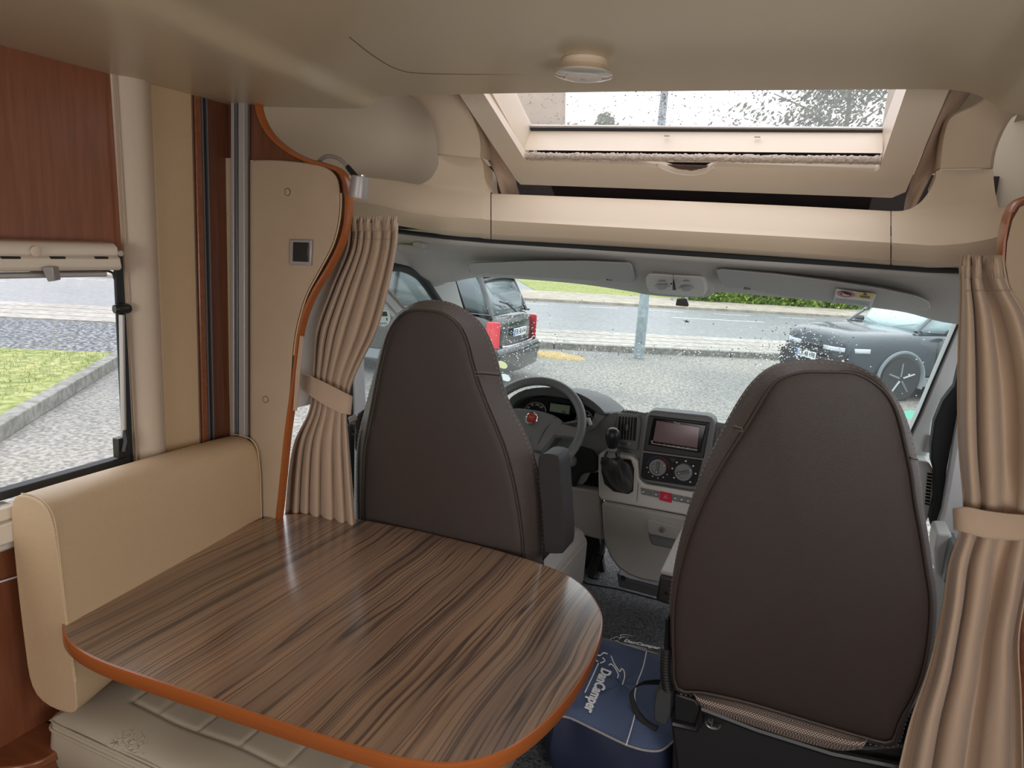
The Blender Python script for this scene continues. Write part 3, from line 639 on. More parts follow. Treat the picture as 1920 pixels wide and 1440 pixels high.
# ------------------------------------------------------------------ side window
t = thing('window_1', (XL, .5, wz0), None, None); t['kind'] = 'structure'
b = MB(); b.box((-1.135, (wy0+wy1)/2, (wz0+wz1)/2), (.004, wy1-wy0+.02, wz1-wz0+.04)); b.build('glass', 'glass_clear', t)
b = MB(); q0 = U(216, 520, x=-1.118).y
b.slab([(-1.118, q0, 1.46), (-1.118, wy1+.05, 1.46), (-1.118, wy1+.05, .93), (-1.118, q0+.0, .93)], (-.008, 0, 0)); b.build('seal_right', 'rubber_black', t, bevel=.004)
b = MB(); b.box((-1.12, .5, .955), (.03, 1.42, .02)); b.build('seal_bottom', 'rubber_black', t, bevel=.003)
b = MB(); b.box((-1.098, .36, .925), (.05, 1.1, .03)); b.box((-1.09, .36, .888), (.066, 1.1, .045)); b.box((-1.105, .36, .855), (.04, 1.1, .03)); b.build('sill', 'beige_light', t, bevel=.006)
b = MB(); b.tube(spl([(-1.117, q0-.2, 1.425), (-1.117, q0-.03, 1.425), (-1.117, q0-.002, 1.405), (-1.117, q0, 1.37), (-1.117, q0, .95)], 6), .003, n=6); b.build('inner_edge', 'rubber_black', t)
# blind cassette
t = thing('window_blind', (-1.08, .5, 1.43), 'cream roller blind cassette with slots above the side window', 'blind')
b = MB()
prof_ = [(-1.118, 1.492), (-1.072, 1.490), (-1.062, 1.482), (-1.058, 1.470), (-1.060, 1.462), (-1.054, 1.458), (-1.050, 1.436), (-1.056, 1.430), (-1.118, 1.430)]
b.loft([[Vector((x, y, z)) for x, z in prof_] for y in (-.25, 1.165)]); b.build('cassette', 'frame_cream', t, bevel=.003)
for p in ((0, 39), (93, 123), (177, 203)):
    a, c = U(p[0], 483, x=-1.055), U(p[1], 484, x=-1.055); b = MB(); b.box(((a+c)/2+Vector((-.001, 0, 0))), (.006, (c-a).length, .006)); b.build('slot', 'black_plastic', t, bevel=.002)
c = U(66, 471, x=-1.057); b = MB(); b.lathe([(.011, 0), (.011, .004), (.009, .005), (0, .005)], c, (1, 0, 0)); b.build('cap', 'beige_plastic', t)
c = U(226, 475, x=-1.057); b = MB(); b.lathe([(.007, 0), (.006, .003), (0, .003)], c, (1, 0, 0), n=16); b.build('screw', 'alu', t)
b = MB(); b.box((-1.075, .45, 1.421), (.03, 1.37, .011)); b.build('pull_bar', 'alu', t, bevel=.003)
b = MB(); c = U(83, 514, x=-1.045); b.slab([c+Vector((0, -.006, .014)), c+Vector((.018, .006, .016)), c+Vector((.014, .012, -.012)), c+Vector((0, .006, -.016))], (-.012, .022, .0)); b.build('catch', 'silver_plastic', t, bevel=.002)
# window stay
t = thing('window_stay', (-1.10, 1.18, .97), 'silver telescopic window stay with black ends beside the side window', 'window stay')
a, c = U(228, 590, x=-1.10), U(232, 822, x=-1.10)
b = MB(); b.tube([a, c], .0065, n=14); b.build('tube', 'alu', t)
b = MB(); b.lathe([(.010, -.02), (.012, -.012), (.012, .012), (.009, .018)], U(230, 579, x=-1.10), (0.2, 1, 0), n=16); b.build('joint', 'black_plastic', t)
b = MB(); b.box(U(227, 838, x=-1.105), (.02, .03, .05)); b.tube([U(234, 806, x=-1.095), U(236, 828, x=-1.093), U(232, 848, x=-1.09)], [.005, .009, .007], n=10); b.build('lever', 'black_plastic', t, bevel=.003)

# ------------------------------------------------------------------ partition panels
def PP(pts, n=0, y=YP, closed=True): return px(pts, n, closed, y=y)
edge = [(478, 150), (484, 190), (492, 222), (510, 252), (540, 278), (575, 296), (612, 306), (638, 318), (651, 340), (655, 375), (652, 420), (640, 462), (618, 505), (592, 548), (573, 592), (562, 640), (556, 700), (548, 760), (540, 820), (534, 880), (528, 940), (520, 1010), (512, 1100)]
edge2 = [(560, 600), (553, 640), (548, 700), (541, 760), (533, 820), (527, 880), (521, 940), (513, 1010)]
t = thing('partition_panel', (-.9, YP, 0), 'cherry wood side partition with curved orange edge, left of the driver seat', 'partition')
board = [(413, 140)]+[(x-9 if y > 200 else x-10, y) for x, y in edge]+[(420, 1110)]
b = MB(); b.slab(PP(board, 0, YP+.004), (0, .012, 0)); b.build('board', 'cherry_dark', t, smooth=False)
es = spl([Vector((a, c, 0)) for a, c in edge], 5)
b = MB(); rings = []
for i, p in enumerate(es):
    q = es[min(i+1, len(es)-1)]-es[max(i-1, 0)]; nn = Vector((-q.y, q.x, 0)).normalized()*-1   # pixel normal to the outside
    w_ = 5.0
    o_ = U(p.x, p.y, y=YP+.015); inn = U(p.x+(-nn.x)*0, p.y, y=YP+.015)
    a = U(p.x+nn.x*0, p.y+nn.y*0, y=YP-.012); c = U(p.x-nn.x*10, p.y-nn.y*10, y=YP-.012)
    if (nn.x < 0): a, c = U(p.x, p.y, y=YP-.012), U(p.x+nn.x*10, p.y+nn.y*10, y=YP-.012)
    rings.append([c+Vector((0, .006, 0)), c.lerp(a, .3)-Vector((0, .002, 0)), c.lerp(a, .75)-Vector((0, .002, 0)), a+Vector((0, .006, 0)), a+Vector((0, .016, 0)), c+Vector((0, .016, 0))])
b.loft(rings); b.build('edge_band', 'orange_edge', t)
pad = [(469, 300), (520, 300), (580, 306), (612, 314), (632, 332), (638, 362), (636, 410), (624, 458), (600, 505), (575, 552), (560, 600), (551, 650), (546, 720), (538, 800), (529, 880), (520, 960), (510, 1050), (470, 1060)]
def pad_panel(name, pts, m, parent, y0, y1, n=5, corner=True):
    P = [Vector((a, c, 0)) for a, c in pts]; cen = sum(P, Vector())/len(P)
    S = []
    for i, p in enumerate(P): S.append(p)
    rings = []
    for sh, y in ((0, y0), (0, y1+.006), (1.5, y1+.0015), (4.5, y1)):
        ring = []
        for i, p in enumerate(S):
            a = S[i-1]; c = S[(i+1) % len(S)]; tn = (c-a).normalized(); nn = Vector((-tn.y, tn.x, 0))
            q = p+nn*sh; ring.append(U(q.x, q.y, y=y))
        rings.append(ring)
    b = MB(); b.loft(rings); return b.build(name, m, parent, bevel=0)
padS = [(p.x, p.y) for p in spl([Vector((a, c, 0)) for a, c in pad[:-1]], 4, False)]+[(470, 1060), (469, 800), (469, 500)]
pd = pad_panel('padding', padS, 'suede_beige', t, YP+.002, YP-.014)
for q in ((539, 360), (498, 749)):
    c = U(*q, y=YP-.0145); b = MB(); b.lathe([(.0085, .002), (.0075, -.0015), (.0, -.0025)], c, (0, 1, 0), n=20); b.build('button', 'suede_beige', pd)
    b = MB(); b.tube([c+Vector((math.cos(a), 0, math.sin(a)))*.0095 for a in [2*PI*k/20 for k in range(20)]], .0008, n=5, closed=True); b.build('button_rim', 'pleat_brown', pd)
# piping along the pad edge
b = MB(); b.tube([U(p[0]+1.5, p[1], y=YP-.013) for p in padS[20:46]], .0022, n=6); b.build('piping', 'leather_beige', t)
# light switch
t2 = thing('light_switch', U(568, 475, y=YP-.016), 'black rocker light switch in a silver frame on the padded partition', 'light switch')
sw = [(547, 449), (588, 450), (586, 498), (546, 496)]
b = MB(); b.slab(PP(sw, 0, YP-.014), (0, -.008, 0)); b.build('frame', 'silver_plastic', t2, bevel=.002)
b = MB(); b.slab(PP([(551, 454), (580, 455), (579, 491), (550, 490)], 0, YP-.0215), (0, -.004, 0)); b.build('rocker', 'black_plastic', t2, bevel=.002)
# narrow padded strip left of the profile
t = thing('padded_side_strip', U(429, 1000, y=YP), 'narrow beige padded strip left of the aluminium profile', 'wall padding')
pd = pad_panel('padding', [(417, 296), (441, 296), (441, 600), (441, 900), (440, 1050), (419, 1050), (418, 900), (417, 600)], 'suede_beige', t, YP+.003, YP-.008)
c = U(431, 401, y=YP-.009); b = MB(); b.lathe([(.0085, .002), (.0075, -.0015), (.0, -.0025)], c, (0, 1, 0), n=20); b.build('button', 'suede_beige', pd)
# aluminium profile
t = thing('aluminium_profile', U(455, 1000, y=YP-.02), 'vertical grooved aluminium profile from ceiling to bench', 'profile')
for (xa, xb, m, dy) in ((442, 469, 'alu_dark', -.006), (442, 447, 'alu', -.014), (450, 454, 'alu_dark', -.014), (458, 469, 'alu', -.018)):
    b = MB(); b.slab(PP([(xa, 150), (xb, 150), (xb, 1100), (xa, 1100)], 0, YP+.001), (0, dy-.004, 0)); b.build('groove' if m == 'alu_dark' else 'rail', m, t, bevel=.001)
# reading lamp
t = thing('reading_lamp', U(605, 302, y=YP), 'silver gooseneck reading lamp above the curtain, next to the driver side', 'reading lamp')
pts = spl([U(598, 303, y=YP+.02), U(612, 293, y=YP-.005), U(632, 296, y=YP-.02), U(648, 308, y=YP-.03), U(656, 318, y=YP-.035)], 5)
b = MB(); b.tube(pts, .0054, n=12); b.build('gooseneck', 'silver_plastic', t)
b = MB(); b.tube([U(652, 313, y=YP-.033), U(666, 330, y=YP-.04)], [.0065, .0075], n=14); b.build('joint', 'black_plastic', t)
hd = U(676, 330, y=YP-.045); ax = (U(671, 378, y=YP-.045)-hd).normalized()
b = MB(); b.lathe([(.0, 0), (.0195, .0), (.0215, .002), (.0245, .048), (.0235, .053), (.021, .051), (.0, .040)], hd, ax); sh_ = b.build('lamp_shade', 'silver_plastic', t)
b = MB(); b.lathe([(.005, .001), (.005, -.002), (0, -.003)], hd+Vector((.009, -.006, 0)), ax, n=14); b.build('switch', 'chrome', sh_)
# right-hand partition
t = thing('partition_panel', (.95, YP, 0), 'curved wood-edged padded partition at the far right, beside the right curtain', 'partition')
redge = [(1925, 366), (1905, 376), (1890, 400), (1880, 440), (1876, 490), (1882, 530), (1896, 570), (1915, 610), (1940, 650), (1960, 700), (1975, 800), (1985, 1000)]
yr = YP-.03
out = px(redge, 4, False, y=yr); 
b = MB(); b.slab(out+[Vector((out[-1].x, yr, .02)), Vector((1.19, yr, .02)), Vector((1.19, yr, out[0].z))], (0, .03, 0)); b.build('board', 'cherry', t, smooth=False)
es = spl([Vector((a, c, 0)) for a, c in redge], 4); b = MB(); rings = []
for i, p in enumerate(es):
    q = es[min(i+1, len(es)-1)]-es[max(i-1, 0)]; nn = Vector((q.y, -q.x, 0)).normalized()*-1; 
    a = U(p.x, p.y, y=yr-.012); c = U(p.x+abs(nn.x)*9+1, p.y-nn.y*0+(7 if p.y < 400 else -2), y=yr-.012)
    rings.append([a+Vector((0, .006, 0)), a.lerp(c, .3)-Vector((0, .002, 0)), a.lerp(c, .8)-Vector((0, .002, 0)), c+Vector((0, .006, 0)), c+Vector((0, .03, 0)), a+Vector((0, .04, 0))])
b.loft(rings); b.build('edge_band', 'orange_edge', t)
rp_ = [(1935, 382), (1915, 392), (1902, 415), (1893, 455), (1890, 495), (1896, 530), (1910, 565), (1930, 605), (1955, 650), (1975, 760), (2100, 760), (2100, 400)]
pad_panel('padding', rp_, 'suede_beige', t, yr+.002, yr-.014)
# lower right wood upright
t = thing('wood_upright', U(1915, 1430, y=1.45), 'reddish wood upright at the lower right behind the curtain', 'wood post')
b = MB(); b.slab([U(1916, 1120, y=1.50), U(1990, 1120, y=1.50), U(1990, 1600, y=1.50), U(1900, 1600, y=1.50)], (0, .03, 0)); b.build('board', 'cherry_flat', t, bevel=.003)
b = MB(); b.tube([U(1913, 1060, y=1.495), U(1898, 1600, y=1.495)], .004, n=8); b.build('edge', 'alu_dark', t)
# ================================================================== TABLE AND BENCH
t = thing('dining_table', (-.43, 1.2, 0), 'walnut-striped dining table with rounded corners and orange wood edge', 'table')
tz = .72
tp = [(119, 1172), (123, 1148), (142, 1124), (178, 1102), (240, 1078), (330, 1040), (435, 996), (495, 971), (545, 964), (600, 965), (660, 972), (760, 990), (880, 1018), (960, 1040), (1010, 1056), (1062, 1077), (1100, 1105), (1122, 1138), (1128, 1165), (1122, 1200), (1105, 1242), (1080, 1284), (1048, 1325), (1010, 1362), (965, 1395), (925, 1414), (880, 1426), (825, 1430), (750, 1420), (690, 1404), (610, 1380), (500, 1344), (375, 1302), (250, 1260), (190, 1238), (148, 1216), (125, 1194)]
top = [Vector((p.x, p.y, tz)) for p in px(tp, 5, z=tz)]
b = MB(); b.slab([p+Vector((0, 0, 0)) for p in top], (0, 0, -.004)); b.build('tabletop', 'zebrano', t, bevel=0, smooth=False)
cen = sum(top, Vector())/len(top)
def off(ps, d):
    out = []
    n = len(ps)
    for i in range(n):
        tn = (ps[(i+1) % n]-ps[i-1]).normalized(); nn = Vector((tn.y, -tn.x, 0))
        if nn.dot(ps[i]-cen) < 0: nn = -nn
        out.append(ps[i]+nn*d)
    return out
b = MB(); rings = [[p+Vector((0, 0, dz)) for p in off(top, d)] for d, dz in ((-.0015, .0005), (.002, -.001), (.003, -.006), (.003, -.028), (.0005, -.032), (-.012, -.033))]
b.loft(rings, cap=False); b.build('edge_band', 'orange_edge', t)
b = MB(); b.slab([p+Vector((0, 0, -.0305)) for p in off(top, -.008)], (0, 0, .024)); b.build('core', 'beige_plastic', t, smooth=False)
b = MB(); b.lathe([(.16, .0), (.16, .012), (.035, .022), (.03, .03), (.03, .69), (.12, .695)], (-.28, 1.33, 0)); b.build('leg', 'alu', t)
# tiny chip on the top
# backrest cushion along the wall
t = thing('upright_cushion', (-1.0, 1.2, .45), 'tan leather backrest cushion along the side wall behind the table', 'cushion')
near = [(18, 932), (38, 926), (62, 930), (84, 944), (98, 968), (106, 1010), (114, 1080), (126, 1180), (141, 1280), (149, 1338), (128, 1341), (60, 1313), (50, 1230), (38, 1140), (28, 1040)]
far = [(425, 817), (440, 814), (458, 817), (474, 825), (484, 842), (488, 870), (490, 900), (491, 940), (492, 980), (495, 1030), (482, 1030), (440, 1010), (436, 960), (432, 910), (428, 860)]
A = px(near, y=.885); B = px(far, y=1.53)
rings = []
nA = 15
def ringf(f, sh=0):
    c0 = None; r = [A[i].lerp(B[i], f) for i in range(nA)]
    c = sum(r, Vector())/nA
    return [p+(c-p)*sh for p in r]
for f, sh in ((-.0, .10), (-.003, .02), (0.0, .004), (.006, 0), (.25, -.01), (.5, -.012), (.75, -.01), (.988, 0), (1, .03), (1.004, .2)): rings.append(ringf(f, sh))
b = MB(); b.loft(rings); b.build('cushion', 'leather_beige', t, sub=2)
for f, nm in ((.004, 'piping'), (.994, 'piping')):
    r = ringf(f, .0); b = MB(); b.tube(spl([r[i] for i in (1, 2, 3, 4, 5, 6, 7, 8)], 5), .0016, n=8); b.build(nm, 'leather_beige', t)
r = ringf(-.001, .035); b = MB()
sp_ = resample(spl([r[i] for i in (1, 2, 3, 4, 5, 6, 7, 8, 9)], 6), 150, False)
for i in range(0, 148, 2): b.tube([sp_[i], sp_[i+1]], .0008, n=4)
b.build('stitching', 'stitch_pale', t)
# seat cushion, quilted and cracked
m = bpy.data.materials.new('leather_cracked'); m.use_nodes = True; n = m.node_tree; bb = n.nodes['Principled BSDF']; L = n.links.new
tcn = n.nodes.new('ShaderNodeTexCoord'); vo = n.nodes.new('ShaderNodeTexVoronoi'); vo.feature = 'DISTANCE_TO_EDGE'; vo.inputs['Scale'].default_value = 55
nn_ = n.nodes.new('ShaderNodeTexNoise'); nn_.inputs['Scale'].default_value = 18; mm = n.nodes.new('ShaderNodeMix'); mm.data_type = 'VECTOR'; mm.inputs[0].default_value = .12
L(tcn.outputs['Object'], nn_.inputs['Vector']); L(tcn.outputs['Object'], mm.inputs[4]); L(nn_.outputs['Color'], mm.inputs[5]); L(mm.outputs[1], vo.inputs['Vector'])
n2_ = n.nodes.new('ShaderNodeTexNoise'); n2_.inputs['Scale'].default_value = 4.5; L(tcn.outputs['Object'], n2_.inputs['Vector'])
r1 = n.nodes.new('ShaderNodeValToRGB'); r1.color_ramp.elements[0].position = .0; r1.color_ramp.elements[0].color = (1, 1, 1, 1); r1.color_ramp.elements[1].position = .035; r1.color_ramp.elements[1].color = (0, 0, 0, 1); L(vo.outputs['Distance'], r1.inputs[0])
r2 = n.nodes.new('ShaderNodeValToRGB'); r2.color_ramp.elements[0].position = .52; r2.color_ramp.elements[0].color = (0, 0, 0, 1); r2.color_ramp.elements[1].position = .6; r2.color_ramp.elements[1].color = (1, 1, 1, 1); L(n2_.outputs[0], r2.inputs[0])
mu = n.nodes.new('ShaderNodeMath'); mu.operation = 'MULTIPLY'; L(r1.outputs[0], mu.inputs[0]); L(r2.outputs[0], mu.inputs[1])
mc = n.nodes.new('ShaderNodeMix'); mc.data_type = 'RGBA'; mc.inputs[6].default_value = (.47, .415, .32, 1); mc.inputs[7].default_value = (.16, .11, .07, 1); L(mu.outputs[0], mc.inputs[0]); L(mc.outputs[2], bb.inputs['Base Color'])
bp = n.nodes.new('ShaderNodeBump'); bp.invert = True; bp.inputs['Strength'].default_value = .5; bp.inputs['Distance'].default_value = .003; L(mu.outputs[0], bp.inputs['Height']); L(bp.outputs[0], bb.inputs['Normal']); bb.inputs['Roughness'].default_value = .4
MATS['leather_cracked'] = m
t = thing('flat_cushion', (-.6, 1.25, .2), 'pale quilted leather seat cushion with cracked surface under the table', 'cushion')
x0, x1, y0, y1 = -1.035, -.10, .915, 1.50
def hz(x, y):
    e = min(x-x0, x1-x, y-y0, y1-y); z = .455-.02*math.exp(-max(e, 0)/.02)
    for gx in (-.90, -.82, -.70, -.58, -.46, -.34): 
        if y > 1.02: z -= .004*math.exp(-((x-gx)/.004)**2)
    for gy in (1.02, 1.14, 1.24, 1.36): 
        if x > -.90: z -= .0045*math.exp(-((y-gy)/.0045)**2)
    return z+.008*math.sin((y-y0)*5)+.004*math.sin(x*19)
nx, ny = 150, 90
rows = []
for j in range(ny+1):
    y = y0+(y1-y0)*j/ny; rows.append([Vector((x0+(x1-x0)*i/nx, y, hz(x0+(x1-x0)*i/nx, y))) for i in range(nx+1)])
b = MB(); b.grid(rows)
b.build('cushion_top', 'leather_cracked', t)
def rr(x0, x1, y0, y1, z, r=.03, k=5):
    out = []
    for cx, cy, a0 in ((x1-r, y1-r, 0), (x0+r, y1-r, PI/2), (x0+r, y0+r, PI), (x1-r, y0+r, 1.5*PI)):
        out += [Vector((cx+r*math.cos(a0+PI/2*i/k), cy+r*math.sin(a0+PI/2*i/k), z)) for i in range(k+1)]
    return out
b = MB(); b.loft([rr(x0+.01, x1-.01, y0+.01, y1-.01, .30), rr(x0, x1, y0, y1, .315), rr(x0-.008, x1+.008, y0-.008, y1+.008, .37), rr(x0-.004, x1+.004, y0-.004, y1+.004, .425), rr(x0+.004, x1-.004, y0+.004, y1-.004, .438)]); b.build('cushion_side', 'leather_seat', t)
for z, e in ((.433, -.002), (.418, -.006)):
    b = MB(); b.tube(rr(x0+e, x1-e, y0+e, y1-e, z), .0035, n=8, closed=True); b.build('piping', 'leather_seat', t)
t = thing('storage_bench', (-.6, 1.2, 0), 'cherry wood bench box under the seat cushion', 'bench')
b = MB(); b.slab([(-1.03, .93, 0), (-.16, .93, 0), (-.16, 1.5, 0), (-1.03, 1.5, 0)], (0, 0, .295)); b.build('box', 'cherry_dark', t, bevel=.005)
# wooden step at the lower left
t = thing('wooden_step', U(50, 1400, z=.36), 'reddish wooden step with rounded corner left of the bench', 'step')
st = [(-120, 1300), (-40, 1318), (0, 1325), (60, 1343), (100, 1358), (118, 1374), (119, 1392), (106, 1410), (60, 1432), (0, 1440), (-100, 1446)]
P_ = px(st, 3, z=.37); b = MB(); b.slab(P_, (0, 0, -.022)); b.build('top', 'cherry_flat', t, bevel=.004)
ins = [p+(Vector((P_[0].x, P_[0].y, 0))*0) for p in P_]; c_ = sum(ins, Vector())/len(ins); ins = [p.lerp(c_, .10)+Vector((0, 0, -.022)) for p in ins]
b = MB(); b.slab(ins, (0, 0, -.345)); b.build('riser', 'cherry', t, smooth=False)
# wall cable
t = thing('wall_cable', U(10, 1087, x=-1.11), 'thin pale cable running along the wall below the side window', 'cable')
b = MB(); b.tube([U(-60, 1110, x=-1.112), U(0, 1091, x=-1.112), U(30, 1082, x=-1.112), U(80, 1062, x=-1.112)], .0022, n=8); b.build('wire', 'white_paint', t)

# ================================================================== CURTAINS
def curtain(name, label, rowsL, rowsR, Y, nf, amp, tie=None, tie_m='curtain_cloth', phase=0.0, hem=None, seed=3, flat=(0, 0)):
    """rowsL/rowsR: (pixel row, pixel x) of the two silhouette edges"""
    rnd = random.Random(seed)
    t = thing(name, U((rowsL[-1][1]+rowsR[-1][1])/2, rowsL[-1][0], y=Y), label, 'curtain')
    ys = []; y0, y1 = rowsL[0][0], rowsL[-1][0]; N = 90; M = 150
    ph = [rnd.uniform(-.5, .5) for _ in range(40)]; am = [rnd.uniform(.6, 1.3) for _ in range(40)]
    L_ = spl([Vector((a, c, 0)) for a, c in rowsL], 10); R_ = spl([Vector((a, c, 0)) for a, c in rowsR], 10)
    Lt = [(p.x, p.y) for p in L_]; Rt = [(p.x, p.y) for p in R_]
    Lt.sort(); Rt.sort()
    rows = []
    for j in range(N+1):
        yy = y0+(y1-y0)*j/N; xa, xb = interp(Lt, yy), interp(Rt, yy); wmax = max(1, xb-xa); row = []
        pin = 1.0
        if tie: pin = .35+.65*min(1, abs(yy-tie)/120)
        for i in range(M+1):
            u = i/M; k = u*nf+phase+.10*math.sin(j*.05+u*4)+.22*math.sin(u*7.3+seed); fi = int(k)
            wv = math.sin(2*PI*k); wv = math.copysign(abs(wv)**.75, wv)
            a = amp*pin*am[fi % 40]*(1-.6*interp([(0, 0), (1, 1)], 0)) * (.35 if u < flat[0] or u > 1-flat[1] else 1)
            X = xa+(xb-xa)*(u+.045/nf*3*math.cos(2*PI*k+.6)*(u*(1-u)*4)*pin)
            p = U(X, yy, y=Y+a*wv+ (0.0 if not tie else .012*(1-min(1, abs(yy-tie)/60))))
            row.append(p)
        rows.append(row)
    b = MB(); b.grid(rows); cl = b.build('cloth', 'curtain_cloth', t, solid=.0025, offset=0)
    return t, rows, (Lt, Rt)
Lc = [(418, 655), (470, 650), (540, 622), (620, 594), (690, 588), (735, 585), (775, 578), (830, 552), (900, 540), (1000, 533), (1120, 530)]
Rc = [(430, 746), (470, 742), (540, 728), (620, 706), (690, 672), (735, 655), (775, 650), (830, 654), (900, 660), (1000, 668), (1120, 672)]
t, rows, LR = curtain('curtain', 'beige curtain tied back beside the driver seat, gathered at its top', Lc, Rc, 1.62, 6.2, .014, tie=752, seed=5)
def header(t, rows, frac, m='curtain_cloth'):
    b = MB(); n = len(rows[0])
    r0 = [p+Vector((0, -.004, .012+.006*math.sin(i*.9))) for i, p in enumerate(rows[0])]; r1 = [p+Vector((0, -.004, 0)) for p in rows[2]]; b.grid([r0, [a.lerp(c, .5)+Vector((0, -.003, 0)) for a, c in zip(r0, r1)], r1]); b.build('header_tape', m, t, solid=.002, offset=0)
    b = MB(); b.tube([p+Vector((0, -.0035, 0)) for p in rows[4]], .0012, n=5); b.build('header_seam', 'suede_beige', t)
header(t, rows, .05)
def tieback(parent_label, pts_top, pts_bot, Yf, Yb, loc):
    t = thing('curtain_tieback', loc, parent_label, 'curtain tieback')
    T_ = spl([Vector((a, c, 0)) for a, c in pts_top], 6); B_ = spl([Vector((a, c, 0)) for a, c in pts_bot], 6); n = len(T_)
    rows = []
    for f in (0, .08, .5, .92, 1):
        row = []
        for i in range(n):
            q = T_[i].lerp(B_[i], f); s = i/(n-1); yy = Yf+(Yb-Yf)*(abs(2*s-1)**3)-(.003 if f in (0, 1) else 0)
            row.append(U(q.x, q.y, y=yy))
        rows.append(row)
    b = MB(); b.grid(rows); b.build('band', 'curtain_cloth', t, solid=.004, bevel=.001)
    for f, nm in ((.86, 'hem'),):
        b = MB(); b.tube([U(T_[i].lerp(B_[i], f).x, T_[i].lerp(B_[i], f).y, y=Yf+(Yb-Yf)*(abs(2*i/(n-1)-1)**3)-.0025) for i in range(n)], .0014, n=5); b.build(nm, 'suede_beige', t)
    return t
t = tieback('beige fabric tieback holding the curtain next to the driver seat', [(566, 698), (590, 708), (620, 722), (645, 735), (660, 742)], [(566, 730), (590, 748), (618, 765), (640, 775), (656, 778)], 1.592, 1.61, U(610, 740, y=1.6))
Lc = [(498, 1799), (540, 1800), (640, 1797), (740, 1795), (840, 1797), (950, 1806), (1000, 1798), (1060, 1778), (1150, 1765), (1250, 1742), (1350, 1708), (1440, 1686), (1560, 1660)]
Rc = [(490, 1872), (540, 1892), (600, 1925), (700, 1950), (800, 1955), (900, 1950), (950, 1945), (1000, 1940), (1100, 1925), (1200, 1910), (1300, 1914), (1440, 1918), (1560, 1920)]
t, rows, LR = curtain('curtain', 'beige curtain hanging in deep folds at the right edge, tied back at seat height', Lc, Rc, 1.455, 3.2, .032, tie=980, seed=11, phase=.35)
header(t, rows, .05)
tieback('beige fabric tieback around the right curtain beside the passenger seat', [(1790, 952), (1812, 950), (1850, 957), (1900, 963), (1950, 966)], [(1792, 994), (1812, 1000), (1850, 1010), (1900, 1014), (1950, 1015)], 1.415, 1.44, U(1850, 985, y=1.43))

# ================================================================== OVERHEAD SHELF BEAM
def beam(name, cols, m='beige_plastic', parent=None, ref=None):
    """cols: (px x, y top, y crease, y lower crease, y bottom)"""
    C = {}
    n = 5
    def cl(j):
        P = [Vector((c[0], c[j], 0)) for c in cols]; q = spl(P, n)
        for i, p in enumerate(q):
            k = min(i//n, len(P)-2); a, b_ = P[k], P[k+1]
            p.x = min(max(p.x, min(a.x, b_.x)), max(a.x, b_.x)); p.y = min(max(p.y, min(a.y, b_.y)), max(a.y, b_.y))
        return q
    cs, c2, c3, c4 = cl(1), cl(2), cl(3), cl(4)
    rows = []
    for a, bq, c, d in zip(cs, c2, c3, c4):
        yt = 1.995; yr = max(a.y, interp(ref, a.x)) if ref else a.y
        r = [U(a.x, a.y, y=yt)+Vector((0, .10, -.03)), U(a.x, a.y, y=yt)+Vector((0, .012, .001))]
        r += [U(a.x, a.y+(yr-a.y)*k, y=yt) for k in (0, .3, .6, .9)]
        for k in (.03, .15, .3, .5, .7, .85, .95): r.append(U(a.x+(bq.x-a.x)*k, yr+(bq.y-yr)*k, y=yt-.072*k**.8))
        r += [U(bq.x, bq.y+2, y=1.918), U(c.x, c.y-2, y=1.925), U(c.x, c.y+2, y=1.930), U(d.x, d.y-1, y=1.955), U(d.x, d.y, y=1.962), U(d.x, d.y, y=1.962)+Vector((0, .07, .0))]
        rows.append(r)
    b = MB(); b.grid(rows); return b.build(name, m, parent)
t = thing('overhead_shelf', (.04, 2.0, 1.55), 'beige moulded overhead shelf spanning the cab above the windscreen', 'shelf')
beam('centre_panel', [(921.5, 363, 411, 440, 449), (1100, 370, 421, 449, 459), (1300, 378, 432, 462, 471), (1500, 387, 443, 475, 484), (1669.5, 396, 453, 488, 497)], parent=t)
beam('side_panel', [(640, 327, 372, 408, 416), (700, 334, 380, 415, 423), (745, 340, 391, 421, 427), (775, 345, 397, 426, 431), (787, 346, 399, 428, 433), (798, 341, 400, 429, 435), (808, 334, 401, 430, 437), (816, 322, 402, 431, 438), (822, 309, 403, 431, 439), (827, 291, 404, 432, 440), (865, 292, 406, 435, 444), (897, 296, 408, 438, 446), (904, 302, 408, 438, 447), (907, 318, 409, 439, 447.5), (908.5, 333, 409, 439, 448), (912, 345, 410, 439.5, 448), (917, 355, 410, 440, 448.5), (919.8, 361, 410, 440, 449)], parent=t, ref=[(640, 327), (787, 346), (920, 362)])
beam('side_panel', [(1671.5, 396, 453, 488, 497), (1684, 396, 454, 489, 498), (1700, 394, 455, 490, 499), (1716, 387, 456, 491, 500), (1729, 377, 457, 492, 501), (1740, 363, 458, 492, 502), (1749, 347, 458, 492, 502), (1755, 332, 458, 492, 502), (1760, 319, 458, 492, 502), (1810, 318, 454, 490, 500), (1860, 317, 445, 483, 492), (1863, 335, 444, 482, 491), (1866, 360, 443, 481, 490), (1870, 378, 442, 480, 489), (1875, 389, 441, 479, 488), (1900, 381, 434, 472, 482), (1960, 362, 422, 460, 470)], parent=t, ref=[(1671, 396), (1875, 389), (1960, 362)])
# joint shadow lines are real gaps between the panels (dark backing behind)
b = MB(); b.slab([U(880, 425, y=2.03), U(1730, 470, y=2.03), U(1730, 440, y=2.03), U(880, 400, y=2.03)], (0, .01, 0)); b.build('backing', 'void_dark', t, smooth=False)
b = MB(); b.tube([U(x, y, y=1.975) for x, y in ((655, 418), (740, 433), (830, 444), (920, 452), (1100, 463), (1300, 476), (1500, 489), (1660, 500), (1740, 506), (1800, 508), (1900, 498))], .007, n=8); b.build('rubber_edge', 'rubber_black', t)
